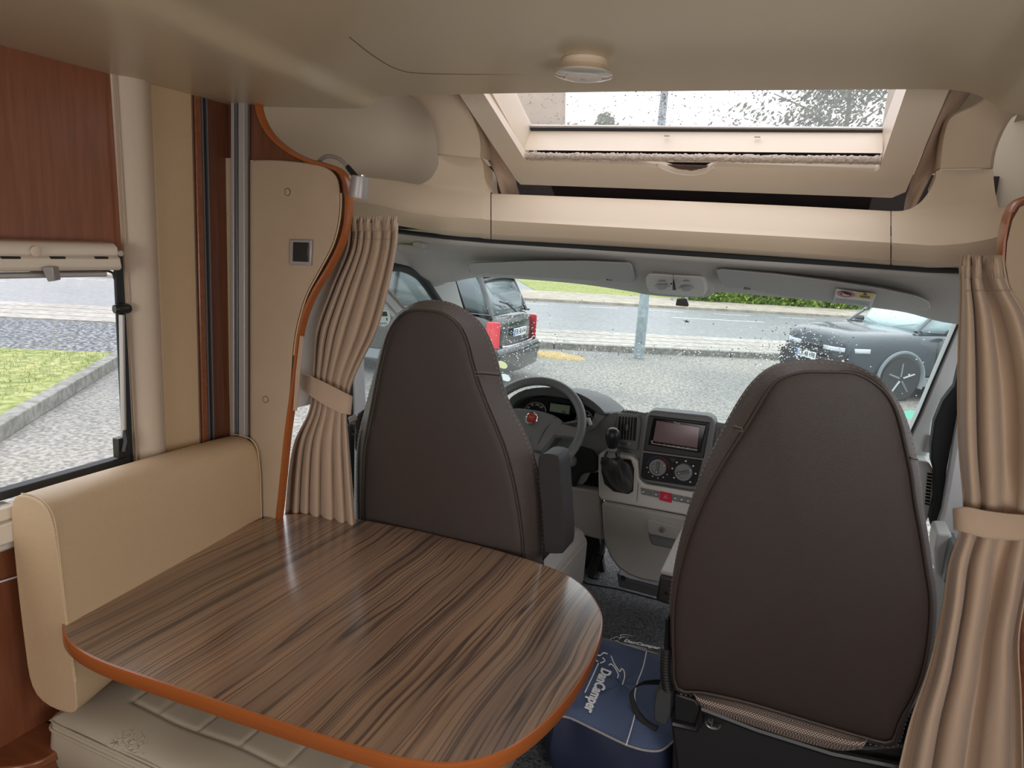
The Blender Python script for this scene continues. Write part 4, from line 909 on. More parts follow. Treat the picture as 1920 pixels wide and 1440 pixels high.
# upper pillars of the moulding
def pillar(label, ptsL, ptsR, y0, m='beige_plastic'):
    t = thing('moulded_pillar', U(*ptsL[0], y=y0), label, 'pillar')
    Ls = spl([Vector((a, c, 0)) for a, c in ptsL], 6); Rs = spl([Vector((a, c, 0)) for a, c in ptsR], 6); rows = []
    for i, (a, c) in enumerate(zip(Ls, Rs)):
        f = i/(len(Ls)-1); yy = y0-.16*f**1.3
        row = []
        row.append(U(a.x, a.y, y=yy)+Vector((0, .10, 0)))
        for s in (0, .06, .2, .5, .8, .94, 1): q = a.lerp(c, s); row.append(U(q.x, q.y, y=yy-.02*math.sin(PI*s)**.5+.012*(1 if s in (0, 1) else 0)))
        row.append(U(c.x, c.y, y=yy)+Vector((0, .10, 0))); rows.append(row)
    b = MB(); b.grid(rows); b.build('moulding', m, t, solid=.008, offset=-1); return t
pillar('beige moulded pillar rising left of the roof window', [(825, 290), (822, 255), (812, 220), (795, 195), (765, 170), (735, 140)], [(902, 296), (903, 270), (896, 238), (880, 205), (862, 175), (845, 140)], 1.998)
pillar('beige moulded pillar rising right of the roof window', [(1757, 317), (1760, 280), (1766, 245), (1780, 218), (1830, 195), (1860, 170)], [(1862, 316), (1867, 285), (1880, 250), (1900, 218), (1935, 195), (1960, 180)], 1.998)
# alcove shells behind the pillars
def wallrun(name, plan, z0, z1, m, lean=0, label=None):
    P_ = spl([Vector((x, y, 0)) for x, y in plan], 6); rows = []
    for f in [i/8 for i in range(9)]:
        z = z0+(z1-z0)*f; rows.append([Vector((p.x, p.y-lean*f*f, z)) for p in P_])
    b = MB(); b.grid(rows); return b.build(name, m, solid=.01, offset=0)
mat('alcove_beige', (0.50, 0.42, 0.32), 0.55)
struct(wallrun('wall_alcove_left', [(-1.16, 1.50), (-1.16, 1.8), (-1.12, 2.1), (-.98, 2.32), (-.75, 2.43), (-.45, 2.46)], 1.50, 2.22, 'alcove_beige', lean=.10))
struct(wallrun('wall_alcove_right', [(.53, 2.46), (.83, 2.43), (1.06, 2.32), (1.2, 2.1), (1.24, 1.8), (1.24, 1.50)], 1.50, 2.22, 'alcove_beige', lean=.10))
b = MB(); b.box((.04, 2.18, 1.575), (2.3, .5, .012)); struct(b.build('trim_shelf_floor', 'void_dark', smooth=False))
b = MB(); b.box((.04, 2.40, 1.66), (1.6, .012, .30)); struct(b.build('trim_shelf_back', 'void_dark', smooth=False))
# ================================================================== ROOF WINDOW
RP0 = Vector((0, 2.1, 1.725)); RNn = Vector((0, .199, .315)).normalized()
def R_(x, y, off=0.0): return UP(x, y, RP0+RNn*off, RNn)
def extl(p, q, y): # extend pixel line to row y
    f = (y-p[1])/(q[1]-p[1]); return (p[0]+(q[0]-p[0])*f, y)
def ring_slab(name, outer, inner, off, th, m, parent, bevel=.003):
    o_ = [R_(x, y, off) for x, y in outer]; i_ = [R_(x, y, off) for x, y in inner]; k = RNn*th
    b = MB(); b.loft([o_, i_, [p+k for p in i_], [p+k for p in o_]], loop=True); return b.build(name, m, parent, bevel=bevel)
t = thing('window_2', R_(1330, 250), None, None); t['kind'] = 'structure'
yt_ = 40
oL, oR = extl((857, 171), (973, 345), yt_), extl((1778, 173), (1703, 350), yt_)
iL, iR = extl((904, 171), (984, 299), yt_), extl((1698, 172), (1647, 323), yt_)
def sub_(p, q, n): return [(p[0]+(q[0]-p[0])*i/n, p[1]+(q[1]-p[1])*i/n) for i in range(n)]
outer = sub_(oL, (968, 338), 8)+sub_((968, 338), (976, 346), 2)+sub_((976, 346), (1672, 371), 14)+sub_((1672, 371), (1698, 360), 3)+sub_((1698, 360), oR, 8)+sub_(oR, oL, 5)
inner = sub_(iL, (982, 296), 8)+sub_((982, 296), (988, 302), 2)+sub_((988, 302), (1232, 310), 5)+[(1245, 316), (1268, 323), (1296, 326), (1322, 322), (1336, 314)]+sub_((1344, 313), (1640, 322), 4)+sub_((1640, 322), (1648, 318), 3)+sub_((1648, 318), iR, 8)+sub_(iR, iL, 5)
ring_slab('frame', outer, inner, 0, .022, 'frame_cream', t, bevel=.005)
# reveal: left track, jambs
b = MB(); b.loft([[R_(*p, o) for o in (.0, .03)] for p in ()] or [[R_(*iL, .02), R_(*iL, .03)], [R_(984, 299, .02), R_(984, 299, .03)]], cap=False, closed=False)
def quad(name, ps, th, m, parent=t, bevel=.001):
    b = MB(); b.slab([R_(x, y, o) for x, y, o in ps], RNn*th); return b.build(name, m, parent, bevel=bevel)
gl0, gr0 = extl((961, 171), (997, 244), yt_), extl((1680, 172), (1653, 247), yt_)
quad('jamb_bottom', [(978, 282, .03), (1655, 288, .03), (1655, 246, .10), (995, 243, .10)], .012, 'frame_cream')
jl = extl((926, 171), (992, 281), yt_); jr = extl((1694, 171), (1652, 288), yt_)
quad('jamb_left', [(*iL, .022), (988, 300, .022), (997, 244, .10), (*gl0, .10)], .012, 'frame_cream')
quad('jamb_right', [(*iR, .022), (1648, 322, .022), (1653, 247, .10), (*gr0, .10)], .012, 'frame_cream')
tl = extl((906, 171), (976, 283), yt_); tl2 = extl((920, 171), (982, 283), yt_)
quad('blind_track', [(*tl, .020), (976, 283, .020), (983, 283, .024), (*tl2, .024)], .006, 'beige_plastic')
quad('glass_seal', [(990, 241, .095), (1658, 246, .095), (1656, 250, .095), (995, 246, .095)], .01, 'rubber_black')
quad('inner_rim', [(990, 236, .098), (1660, 241, .098), (1658, 246, .098), (992, 241, .098)], .006, 'alu')
quad('glass', [(985, 246, .108), (1662, 250, .108), (1740, 20, .108), (900, 20, .108)], .005, 'glass_roof')
# fluffy insulating strip and blind end
t2 = t
b = MB(); a, c = R_(978, 292, .012), R_(1652, 300, .012)
NB = 200; rnd = random.Random(4)
rings = []
for i in range(NB+1):
    p = a.lerp(c, i/NB); rr_ = .0095+rnd.uniform(-.0018, .0018)
    rings.append([p+Vector((0, math.cos(2*PI*k/10), 0))*rr_*(1+rnd.uniform(-.12, .12))+Vector((0, 0, math.sin(2*PI*k/10)))*rr_*(1+rnd.uniform(-.15, .15)) for k in range(10)])
b.loft(rings); b.build('fuzzy_strip', 'brush_fuzz', t2)
b = MB(); b.slab([R_(982, 300, .03), R_(1650, 308, .03), R_(1650, 330, .03), R_(982, 322, .03)], RNn*.01); b.build('blind_slot', 'black_matte', t2, smooth=False)
b = MB(); b.tube([R_(984, 298, .014), R_(1650, 306, .014)], .0035, n=8); b.build('blind_bar', 'frame_cream', t2)
b = MB()
for k in range(9): b.tube([R_(1238, 309+k*2.2, .016-.001*k), R_(1342, 312+k*2.2, .016-.001*k)], .0022, n=6)
b.build('pleats', 'pleat_brown', t2)
b = MB(); pts_ = [(1232, 310), (1245, 317), (1268, 324.5), (1296, 328), (1322, 324), (1338, 314)]
b.tube(spl([R_(x, y, -.002) for x, y in pts_], 4), .0045, n=8); b.build('finger_lip', 'frame_cream', t2)
for q in ((885, 189), (979, 339), (1292, 351), (1668, 363), (1735, 187)):
    b = MB(); b.lathe([(.006, .002), (.0055, -.001), (0, -.0015)], R_(*q, 0), RNn, n=16); b.build('screw_cap', 'frame_cream', t2)
for q in ((1250, 255), (1420, 257)):
    b = MB(); b.box(R_(*q, .07), (.014, .004, .003)); b.build('catch_mark', 'silver_plastic', t2)
# lining around the roof window: side cheeks down to the shelf, top lining out to the walls
mat('lining_rose', (0.46, 0.34, 0.26), 0.55)
cl = [(845, 150), (868, 176), (900, 225), (935, 280), (965, 328), (975, 346), (975, 372), (945, 372), (932, 335), (915, 300), (903, 270), (896, 238), (880, 205), (862, 175), (838, 150)]
def cheek(name, a_pts, b_pts, m='lining_rose'):
    A_ = spl([Vector((x, y, 0)) for x, y in a_pts], 5); B_ = spl([Vector((x, y, 0)) for x, y in b_pts], 5)
    rows = []
    for p, q in zip(A_, B_):
        a = R_(p.x, p.y, .015); c = U(q.x, q.y, y=2.07); rows.append([a.lerp(c, f) for f in (0, .33, .66, 1)])
    b = MB(); b.grid(rows); return b.build(name, m, solid=.006, offset=0)
struct(cheek('trim_cheek_left', [(850, 150), (888, 205), (920, 255), (950, 305), (970, 350), (974, 380)], [(838, 150), (878, 200), (896, 240), (912, 290), (930, 330), (946, 380)]))
struct(cheek('trim_cheek_right', [(1795, 150), (1770, 200), (1748, 250), (1725, 305), (1704, 355), (1696, 400)], [(1835, 150), (1800, 200), (1775, 240), (1768, 290), (1740, 340), (1708, 400)]))
# outer roof around the window (blocks the sky)
big = [( -400, 20), (-400, 420), (2600, 470), (2600, 20)]
def rp(x, y, off): 
    # point on the roof plane given vehicle x,y
    z = RP0.z-(RNn.y*(y-RP0.y))/RNn.z; return Vector((x, y, z))+RNn*off
g = [R_(*extl((961, 171), (997, 244), 20), .112), R_(995, 248, .112), R_(1655, 252, .112), R_(*extl((1680, 172), (1653, 247), 20), .112)]
xs0, xs1 = min(g[0].x, g[1].x), max(g[2].x, g[3].x); yb_ = g[1].y; yt2 = g[0].y
def quadr(x0, y0, x1, y1): b_.slab([rp(x0, y0, .115), rp(x1, y0, .115), rp(x1, y1, .115), rp(x0, y1, .115)], RNn*.02)
b_ = MB()
bc = MB(); bc.slab([rp(xs0+.02, yb_-.01, .115), rp(xs1-.02, yb_-.01, .115), rp(xs1-.02, 2.75, .115), rp(xs0+.02, 2.75, .115)], RNn*.02); struct(bc.build('trim_slope_void', 'void_dark', smooth=False))  # near-black colour paints the dark void behind the frame bottom

for xa, xb in ((-1.4, xs0-.30), (xs1+.30, 1.5)): b_.slab([rp(xa, 1.35, .34), rp(xb, 1.35, .34), rp(xb, 2.75, .34), rp(xa, 2.75, .34)], RNn*.02)
for xa, sg in ((xs0, -1), (xs1, 1)): b_.slab([rp(xa, 1.35, .125), rp(xa, 2.12, .125), rp(xa+sg*.34, 2.12, .35), rp(xa+sg*.34, 1.35, .35)], (.02 if xa > 0 else -.02, 0, 0))
struct(b_.build('ceiling_front_slope', 'alcove_beige', smooth=False))
# ================================================================== CAB SHELL
# headliner: from the shelf beam down to the top edge of the windscreen
hc = [ # px x top-row, y ; px x bottom, y  ; bottom depth
 (640, 415, 690, 470, 2.02), (700, 424, 735, 497, 2.10), (740, 432, 770, 505, 2.22), (790, 440, 800, 532, 2.36), (822, 443, 826, 530, 2.46), (855, 447, 852, 522, 2.55), (920, 452, 905, 520, 2.60), (1000, 457, 985, 524, 2.62), (1100, 463, 1090, 533, 2.62), (1160, 467, 1180, 546, 2.60), (1210, 470, 1213, 552, 2.55), (1240, 472, 1262, 556, 2.54), (1290, 476, 1325, 556, 2.55), (1330, 479, 1345, 548, 2.60), (1400, 484, 1420, 553, 2.62), (1500, 490, 1520, 562, 2.62), (1600, 496, 1620, 574, 2.60), (1700, 502, 1700, 585, 2.58), (1780, 508, 1770, 597, 2.55), (1900, 515, 1850, 606, 2.5)]
hc = [(a, c, q, r-(6 if 900 < q < 1760 else 0), d) for a, c, q, r, d in hc]
T_ = spl([Vector((a, c, 0)) for a, c, *_ in hc], 4); B_ = spl([Vector((a[2], a[3], 0)) for a in hc], 4); D_ = spl([Vector((a[4], 0, 0)) for a in hc], 4)
rows = []
for p, q, d in zip(T_, B_, D_):
    r = []
    for k in range(11):
        f = k/10; yy = 1.985+(d.x-1.985)*(f**1.0); r.append(U(p.x+(q.x-p.x)*f, p.y+(q.y-p.y)*f, y=yy))
    r.append(U(q.x, q.y, y=d.x)+Vector((0, .03, .012)))
    rows.append(r)
b = MB(); b.grid(rows); struct(b.build('ceiling_headliner', 'headliner_grey', solid=.012, offset=-1))
b = MB(); b.slab([(-1.3, 1.96, 1.60), (1.4, 1.96, 1.60), (1.4, 2.75, 1.50), (-1.3, 2.75, 1.50)], (0, 0, .02)); struct(b.build('ceiling_cab_roof', 'white_paint', smooth=False))
# sun visors
def visor(label, outline, y0, y1, xm, notch=None):
    ys = [p[1] for p in outline]; a, c = min(ys), max(ys)
    t = thing('sun_visor', U(*outline[0], y=y0), label, 'sun visor')
    o_ = []
    for x, y in outline:
        top = interp(xm, x); bot = top+52; f = (y-top)/52; o_.append(U(x, y, y=1.945+.44*f))
    b = MB(); b.slab(o_, (0, .025, .004)); b.build('flap', 'visor_grey', t, bevel=.006); return t
t = visor('grey sun visor folded up in front of the driver seat', [(876, 497), (885, 494), (1000, 490), (1100, 490), (1176, 493), (1183, 498), (1189, 520), (1187, 527), (1176, 530), (1150, 528), (1140, 524), (1128, 523), (1118, 526), (1000, 519), (910, 512), (890, 516), (880, 510)], 2.16, 2.50, [(880, 470), (1190, 480)])
b = MB(); b.box(U(1143, 524, y=2.34), (.02, .01, .006)); b.build('clip', 'black_plastic', t, bevel=.001)
t = visor('long grey sun visor with warning sticker, in front of the passenger seat', [(1341, 507), (1352, 505), (1450, 514), (1550, 526), (1650, 541), (1720, 556), (1742, 566), (1746, 578), (1735, 583), (1690, 580), (1620, 573), (1520, 561), (1440, 550), (1412, 543), (1396, 539), (1384, 541), (1360, 538), (1350, 532)], 2.16, 2.50, [(1340, 488), (1745, 535)])
b = MB(); b.box(U(1401, 541, y=2.33), (.02, .01, .006)); b.build('clip', 'black_plastic', t, bevel=.001)
# warning label on the visor
def _vp(x, y): return U(x, y, y=1.945+.44*(y-interp([(1340, 488), (1745, 535)], x))/52)
_a, _b, _c = _vp(1562, 541), _vp(1643, 552), _vp(1600, 573); VN = (_b-_a).cross(_c-_a).normalized()
if VN.y > 0: VN = -VN
def VP(x, y, d=-.002): return UP(x, y, _a+VN*(.004-d), VN)
b = MB(); b.slab([VP(x, y) for x, y in ((1568, 541), (1643, 552), (1634, 576), (1562, 567))], (0, .0015, 0)); lab = b.build('warning_label', 'white_print', t)
cx, cy = 1586, 552
b = MB(); b.slab([VP(cx+17*math.cos(a), cy+6*math.sin(a)+1.6*math.cos(a), -.0035) for a in [2*PI*k/28 for k in range(28)]], (0, .001, 0)); b.build('red_disc', 'red_mark', lab)
b = MB(); b.slab([VP(cx+10.5*math.cos(a), cy+3.6*math.sin(a)+1.0*math.cos(a), -.0045) for a in [2*PI*k/28 for k in range(28)]], (0, .001, 0)); b.build('black_disc', 'black_matte', lab)
b = MB(); b.slab([VP(x, y, -.0055) for x, y in ((1578, 549.5), (1584, 551.5), (1592, 552.5), (1595, 555), (1588, 555.3), (1580, 553.5))], (0, .001, 0)); b.build('white_seat_mark', 'white_print', lab)
b = MB(); b.slab([VP(x, y, -.0062) for x, y in ((1576, 548.4), (1578, 547.8), (1597, 555.8), (1595, 556.6))], (0, .001, 0)); b.build('red_bar', 'red_mark', lab)
b = MB(); b.slab([VP(x, y, -.0035) for x, y in ((1607, 547.2), (1640, 550.2), (1635, 561.5), (1605, 558.2))], (0, .001, 0)); b.build('yellow_box', 'yellow_mark', lab)
b = MB(); b.slab([VP(x, y, -.0045) for x, y in ((1622, 549.2), (1626, 553.6), (1618, 553))], (0, .0008, 0)); 
for k in range(3): b.slab([VP(1612, 554+k*1.7, -.0045), VP(1631, 556+k*1.7, -.0045), VP(1631, 556.6+k*1.7, -.0045), VP(1612, 554.6+k*1.7, -.0045)], (0, .0008, 0))
b.build('warning_print', 'black_matte', lab)
b = MB()
for k in range(5): b.slab([VP(1566-.5*k, 560+k*1.7, -.0035), VP(1632-.6*k, 567.5+k*1.7, -.0035), VP(1632-.6*k, 568.1+k*1.7, -.0035), VP(1566-.5*k, 560.7+k*1.7, -.0035)], (0, .0008, 0))
b.build('fine_print', 'alu_dark', lab)
# overhead console with two reading lamps
t = thing('overhead_console', U(1266, 530, y=2.42), 'light grey overhead console with two oval map lights above the windscreen', 'console')
oc = [(1212, 518), (1222, 514), (1265, 517), (1310, 519), (1321, 525), (1324, 540), (1321, 552), (1312, 556), (1265, 553), (1222, 549), (1214, 543), (1210, 530)]
def _op(x, y): return U(x, y, y=2.165+(y-514)*.0066)
_a2, _b2, _c2 = _op(1212, 518), _op(1322, 525), _op(1265, 553); ON = (_b2-_a2).cross(_c2-_a2).normalized()
if ON.y > 0: ON = -ON
def OP(x, y, d=0): return UP(x, y, _a2+ON*(-d), ON)
b = MB(); b.slab([OP(x, y) for x, y in [(p.x, p.y) for p in spl([Vector((a, c, 0)) for a, c in oc], 3, True)]], (0, .05, .01)); b.build('body', 'console_light', t, bevel=.006)
for cx in (1241, 1287):
    b = MB(); b.slab([OP(cx+13*math.cos(a), 539.5+6.5*math.sin(a)+(cx-1241)*.06, -.004) for a in [2*PI*k/26 for k in range(26)]], (0, .006, 0)); r_ = b.build('map_light', 'console_light', t, bevel=.002)
    b = MB(); b.slab([OP(cx+10*math.cos(a), 539+4.6*math.sin(a)+(cx-1241)*.06, -.0052) for a in [2*PI*k/26 for k in range(26)]], (0, .003, 0)); b.build('lens', 'visor_grey', r_, bevel=.001)
    b = MB(); b.slab([OP(cx-6, 527.3, -.004), OP(cx+6, 528, -.004), OP(cx+6, 530.5, -.004), OP(cx-6, 530, -.004)], (0, .006, 0)); b.build('rocker', 'silver_plastic', t, bevel=.001)
t = thing('hanging_pouch', OP(1264, 518, -.01), 'small black pouch dangling on a cord in front of the overhead console', 'pouch')
b = MB(); b.tube([OP(1262.5, 514, -.02), OP(1263, 524, -.02)], .0007, n=5); b.build('cord', 'black_matte', t)
b = MB(); b.loft([[OP(x, y, -.022+d) for x, y, d in r] for r in ([(1262.2, 523, 0), (1263.6, 523, 0), (1263.6, 523, .004), (1262.2, 523, .004)], [(1261, 531, -.003), (1265.5, 531, -.003), (1265.5, 531, .008), (1261, 531, .008)], [(1261, 544, -.003), (1268, 544, -.003), (1268, 544, .008), (1261, 544, .008)])]); b.build('pouch', 'black_matte', t, bevel=.001)
b = MB(); b.ell(OP(1258.5, 532, -.01), .003, .003, .003); b.build('bead', 'black_plastic', t)
# grab handle
t = thing('grab_handle', U(770, 462, y=2.1), 'grey folding grab handle on the headliner above the driver door', 'handle')
b = MB(); b.slab([U(x, y, y=2.02) for x, y in ((741, 462), (746, 457), (792, 462), (796, 470), (793, 475), (750, 471), (742, 468))], (0, .02, .002)); b.build('grip', 'visor_grey', t, bevel=.004)
b = MB(); b.slab([U(x, y, y=2.00) for x, y in ((772, 456), (780, 452), (792, 456), (794, 466), (786, 463), (774, 461))], (0, .03, .0)); b.build('bracket', 'visor_grey', t, bevel=.003)
# ------------------------------------------------------------------ windscreen
A0, B0 = U(852, 521, y=2.58), U(1800, 602, y=2.58)
C0 = Vector((.93, 3.02, .83)); D0 = Vector((-.93, 3.02, .83))
t = thing('window_3', (0, 2.9, 1.1), None, None); t['kind'] = 'structure'
def WS(u, v, d=0):
    a = Vector((-.86, 2.55, 1.50)).lerp(Vector((.93, 2.55, 1.50)), u); c = Vector((-.98, 3.12, .80)).lerp(Vector((1.03, 3.12, .80)), u)
    p = a.lerp(c, v); p.y += .10*(1-(2*u-1)**2)+.0; return p+Vector((0, .77, .63)).normalized()*d
b = MB(); b.grid([[WS(i/24, j/10) for i in range(25)] for j in range(11)]); b.build('glass', 'glass_windshield', t)
def ws_hit(px_, py_):
    # intersect with the curved pane
    d = ray(px_, py_); lo, hi = 2.3, 3.4
    for _ in range(30):
        m = (lo+hi)/2; p = CAM+d*((m-CAM.y)/d.y)
        u = .5
        for __ in range(4):
            v = (1.5-p.z)/.7; xa = -.86-.12*v; xb = .93+.10*v; u = (p.x-xa)/(xb-xa)
        yy = 2.55+.57*v+.10*(1-(2*u-1)**2)
        if m < yy: lo = m
        else: hi = m
    return p
# wiper-cleared centre leaves rain on the lower band: raindrops, uncountable
mat('raindrop_dark', (0.20, 0.26, 0.27), 0.2, spec=0.8)
def dome(b, p, n_, r, k=7, h=.5):
    n_ = Vector(n_).normalized(); u = n_.orthogonal().normalized(); w = n_.cross(u)
    ring = [p+(u*math.cos(2*PI*i/k)+w*math.sin(2*PI*i/k))*r for i in range(k)]
    r2 = [p+n_*r*h+(u*math.cos(2*PI*i/k)+w*math.sin(2*PI*i/k))*r*.6 for i in range(k)]
    b.add(ring+r2+[p+n_*r*h*1.3], [(i, (i+1) % k, k+(i+1) % k, k+i) for i in range(k)]+[(k+i, k+(i+1) % k, 2*k) for i in range(k)])
rnd = random.Random(21); bl = MB(); bd = MB(); outn = Vector((0, .77, .63))
def drop(x, y, r, dark): dome(bd if dark else bl, ws_hit(x, y)+outn.normalized()*.003, outn, r)
for i in range(1500):
    k = rnd.random()
    if k < .38: x, y = rnd.gauss(1490, 45), rnd.gauss(660, 28)
    elif k < .62: x, y = rnd.gauss(975, 38), rnd.gauss(640, 30)
    elif k < .80: x, y = rnd.uniform(1000, 1480), rnd.gauss(662, 8)
    else: x, y = rnd.uniform(880, 1780), rnd.uniform(530, 760)
    if not (855 < x < 1790 and 528 < y < 770): continue
    r = abs(rnd.gauss(.0016, .0007))+.0006
    drop(x, y, r, rnd.random() < .28)
tag(bl.build('raindrops', 'raindrop', smooth=True), 'bright raindrops clinging to the outside of the windscreen', 'raindrops', kind='stuff')
tag(bd.build('raindrops', 'raindrop_dark', smooth=True), 'dark raindrops scattered on the outside of the windscreen', 'raindrops', kind='stuff')
bd = MB()
for i in range(900):
    x, y = rnd.uniform(965, 1690), rnd.uniform(150, 240)
    if rnd.random() < .25: x = rnd.gauss(1243, 6)
    if x < 972+(y-171)*.5 or x > 1672-(y-172)*.36: continue
    dome(bd, R_(x, y, .114), RNn, abs(rnd.gauss(.0010, .0007))+.0004, k=6)
tag(bd.build('raindrops', 'raindrop_dark'), 'rain specks scattered over the roof window', 'raindrops', kind='stuff')
# rear-view mirror foot and badge stuck to the glass
p = ws_hit(1277, 567)-outn.normalized()*.006
b = MB(); b.slab([U(x, y, y=p.y) for x, y in ((1269, 560), (1287, 560), (1291, 572), (1289, 575), (1267, 573), (1267, 570))], (0, .012, 0)); tag(b.build('mirror_mount', 'black_plastic', bevel=.002), 'small black mirror mount glued to the middle of the windscreen', 'mirror mount')
p = ws_hit(1288, 601)-outn.normalized()*.004
b = MB(); X = Vector((1, 0, 0)); Y = Vector((0, -.63, .77)); b.slab([p+X*.021*math.cos(a)+Y*.014*math.sin(a) for a in [2*PI*k/32 for k in range(32)]], outn*.001); bd_ = b.build('oval_sticker', 'sticker_white'); tag(bd_, 'small oval silver sticker with a star on the windscreen centre', 'sticker')
b = MB(); b.slab([p-outn*.0008+X*(.017 if k % 2 == 0 else .005)*math.cos(2*PI*k/10+.3)+Y*(.011 if k % 2 == 0 else .004)*math.sin(2*PI*k/10+.3) for k in range(10)], -outn*.0006); b.build('star_print', 'alu_dark', bd_)
for (x, y, m, lb) in ((942, 683, 'sticker_yellow', 'pale yellow round sticker low on the windscreen beside the driver headrest'), (948, 707, 'sticker_white', 'pale round sticker below the yellow one on the windscreen'), (1706, 776, 'sticker_green', 'green round sticker on the windscreen right of the passenger headrest')):
    p = ws_hit(x, y)-outn.normalized()*.004; b = MB(); b.slab([p+X*.026*math.cos(a)+Y*.026*math.sin(a) for a in [2*PI*k/32 for k in range(32)]], outn*.001); s_ = b.build('round_sticker', 'stk_%s' % m if False else m); tag(s_, lb, 'sticker')
# A pillars
def pslab(name, pts, m, y, dy, parent=None, bevel=.006, n=0, off=(0, 0, 0)):
    b = MB(); b.slab([U(q.x, q.y, y=y)+Vector(off) for q in (spl([Vector((a, c, 0)) for a, c in pts], n, True) if n else [Vector((a, c, 0)) for a, c in pts])], (0, dy, 0)); return b.build(name, m, parent, bevel=bevel)
b = MB(); b.slab([U(796, 528, y=2.37), U(824, 524, y=2.47), U(852, 519, y=2.56), U(868, 575, y=2.60), U(905, 660, y=2.68), U(850, 640, y=2.55), U(826, 560, y=2.46)], (-.05, .05, 0)); struct(b.build('trim_pillar_left', 'pillar_grey', bevel=.004))
b = MB(); b.tube([U(851, 521, y=2.57), U(872, 583, y=2.63), U(912, 680, y=2.74)], .006, n=8); struct(b.build('trim_glass_edge_left', 'rubber_black'))
# right side: A pillar trim, seal, passenger door
struct(pslab('trim_pillar_right', [(1835, 560), (1797, 604), (1775, 655), (1750, 715), (1725, 775), (1704, 820), (1706, 850), (1716, 868), (1740, 866), (1746, 835), (1752, 790), (1768, 752), (1790, 724), (1840, 640)], 'pillar_grey', 2.60, .10, bevel=.010))
b = MB(); b.tube([U(1799, 602, y=2.595), U(1776, 655, y=2.598), U(1750, 715, y=2.60), U(1725, 775, y=2.60), U(1703, 822, y=2.60)], .004, n=8); struct(b.build('trim_glass_edge_right', 'rubber_black'))
t = thing('side_air_vent', U(1735, 900, y=2.5), 'light grey dashboard end with slotted side vent near the passenger door', 'air vent')
pslab('end_cap', [(1690, 858), (1716, 862), (1742, 866), (1752, 885), (1752, 930), (1744, 965), (1735, 985), (1700, 985), (1690, 940)], 'pillar_grey', 2.52, .2, t, bevel=.008)
pslab('slot_frame', [(1739, 886), (1748, 888), (1743, 948), (1734, 946)], 'black_matte', 2.518, .03, t, bevel=.001)
b = MB()
for k in range(9): b.tube([U(1738.5-.55*k, 891+k*6.3, y=2.512), U(1748-.55*k, 893+k*6.3, y=2.512)], .0014, n=6)
b.build('louvre', 'pillar_grey', t)
pslab('demister_grille', [(1741, 816), (1750, 819), (1745, 850), (1730, 847)], 'silver_plastic', 2.592, .01, t, bevel=.001)
struct(pslab('trim_door_seal_right', [(1800, 680), (1790, 724), (1768, 752), (1752, 790), (1746, 835), (1746, 865), (1752, 885), (1752, 935), (1743, 975), (1747, 992), (1756, 992), (1766, 950), (1776, 880), (1790, 800), (1800, 760)], 'rubber_black', 2.48, .05, bevel=.006))
t = thing('door_2', (.98, 2.3, .6), None, None); t['kind'] = 'structure'
pslab('panel', [(1810, 730), (1797, 790), (1782, 880), (1768, 960), (1756, 995), (1752, 1020), (1790, 1060), (1900, 1040), (1900, 730)], 'white_paint', 2.44, .06, t, bevel=.01)
b = MB(); b.box((1.13, 2.15, .62), (.05, 1.1, .80)); b.box((1.13, 2.15, 1.53), (.05, 1.1, .10)); b.box((1.13, 1.62, 1.2), (.05, .08, .7)); b.build('outer_frame', 'white_paint', t, smooth=False)
pslab('armrest', [(1757, 1000), (1785, 1001), (1787, 1018), (1775, 1060), (1768, 1090), (1755, 1075), (1752, 1030)], 'pillar_grey', 2.30, .12, t, bevel=.008)
pslab('pull_handle', [(1786, 1022), (1800, 1020), (1800, 1060), (1782, 1100), (1770, 1095), (1778, 1050)], 'dash_mid', 2.24, .1, t, bevel=.006)
pslab('lower_panel', [(1640, 1130), (1790, 1060), (1790, 1420), (1650, 1600), (1640, 1400)], 'pillar_grey', 2.36, .05, t, bevel=.005)
# driver door and its window
t = thing('door_1', (-.95, 2.2, .6), None, None); t['kind'] = 'structure'
def XP(pts, x=-.93): return [U(a, c, x=x) for a, c in pts]
arch = [(640, 520), (690, 503), (735, 500), (760, 503), (783, 515), (800, 534), (813, 553), (826, 572), (842, 600), (870, 660), (890, 720)]
b = MB(); b.tube(spl(XP(arch, -.92), 5), .017, n=10); b.build('window_seal', 'rubber_black', t)
b = MB(); b.slab(XP([(640, 520), (735, 500), (760, 503), (783, 515), (813, 553), (842, 600), (890, 720), (880, 800), (640, 840)], -.955), (-.004, 0, 0)); b.build('door_glass', 'glass_door', t, smooth=False)
b = MB(); b.slab(XP([(723, 533), (761, 576), (800, 622), (790, 640), (741, 587), (715, 558)], -.93), (-.03, 0, 0)); b.build('quarter_bar', 'white_paint', t, bevel=.006)
b = MB(); b.tube(XP([(721, 536), (760, 579), (798, 624)], -.925), .003, n=6); b.build('bar_edge', 'frame_cream', t)
b = MB(); b.slab(XP([(660, 560), (673, 560), (679, 640), (683, 760), (690, 800), (655, 800), (640, 700)], -.925), (-.03, 0, 0)); b.build('window_post', 'rubber_black', t, bevel=.004)
b = MB(); b.slab(XP([(664, 560), (681, 600), (684, 700), (687, 758), (690, 760), (690, 775), (664, 790)], -.92), (-.02, 0, 0)); b.build('frame_white', 'white_paint', t, bevel=.004)
b = MB(); b.slab(XP([(620, 775), (690, 762), (900, 745), (900, 1150), (600, 1200)], -.93), (-.05, 0, 0)); b.build('door_panel', 'pillar_grey', t, bevel=.005)
b = MB(); b.slab(XP([(655, 800), (666, 800), (664, 990), (650, 990)], -.80), (-.02, 0, 0)); b.build('edge_rubber', 'rubber_black', t, bevel=.003)
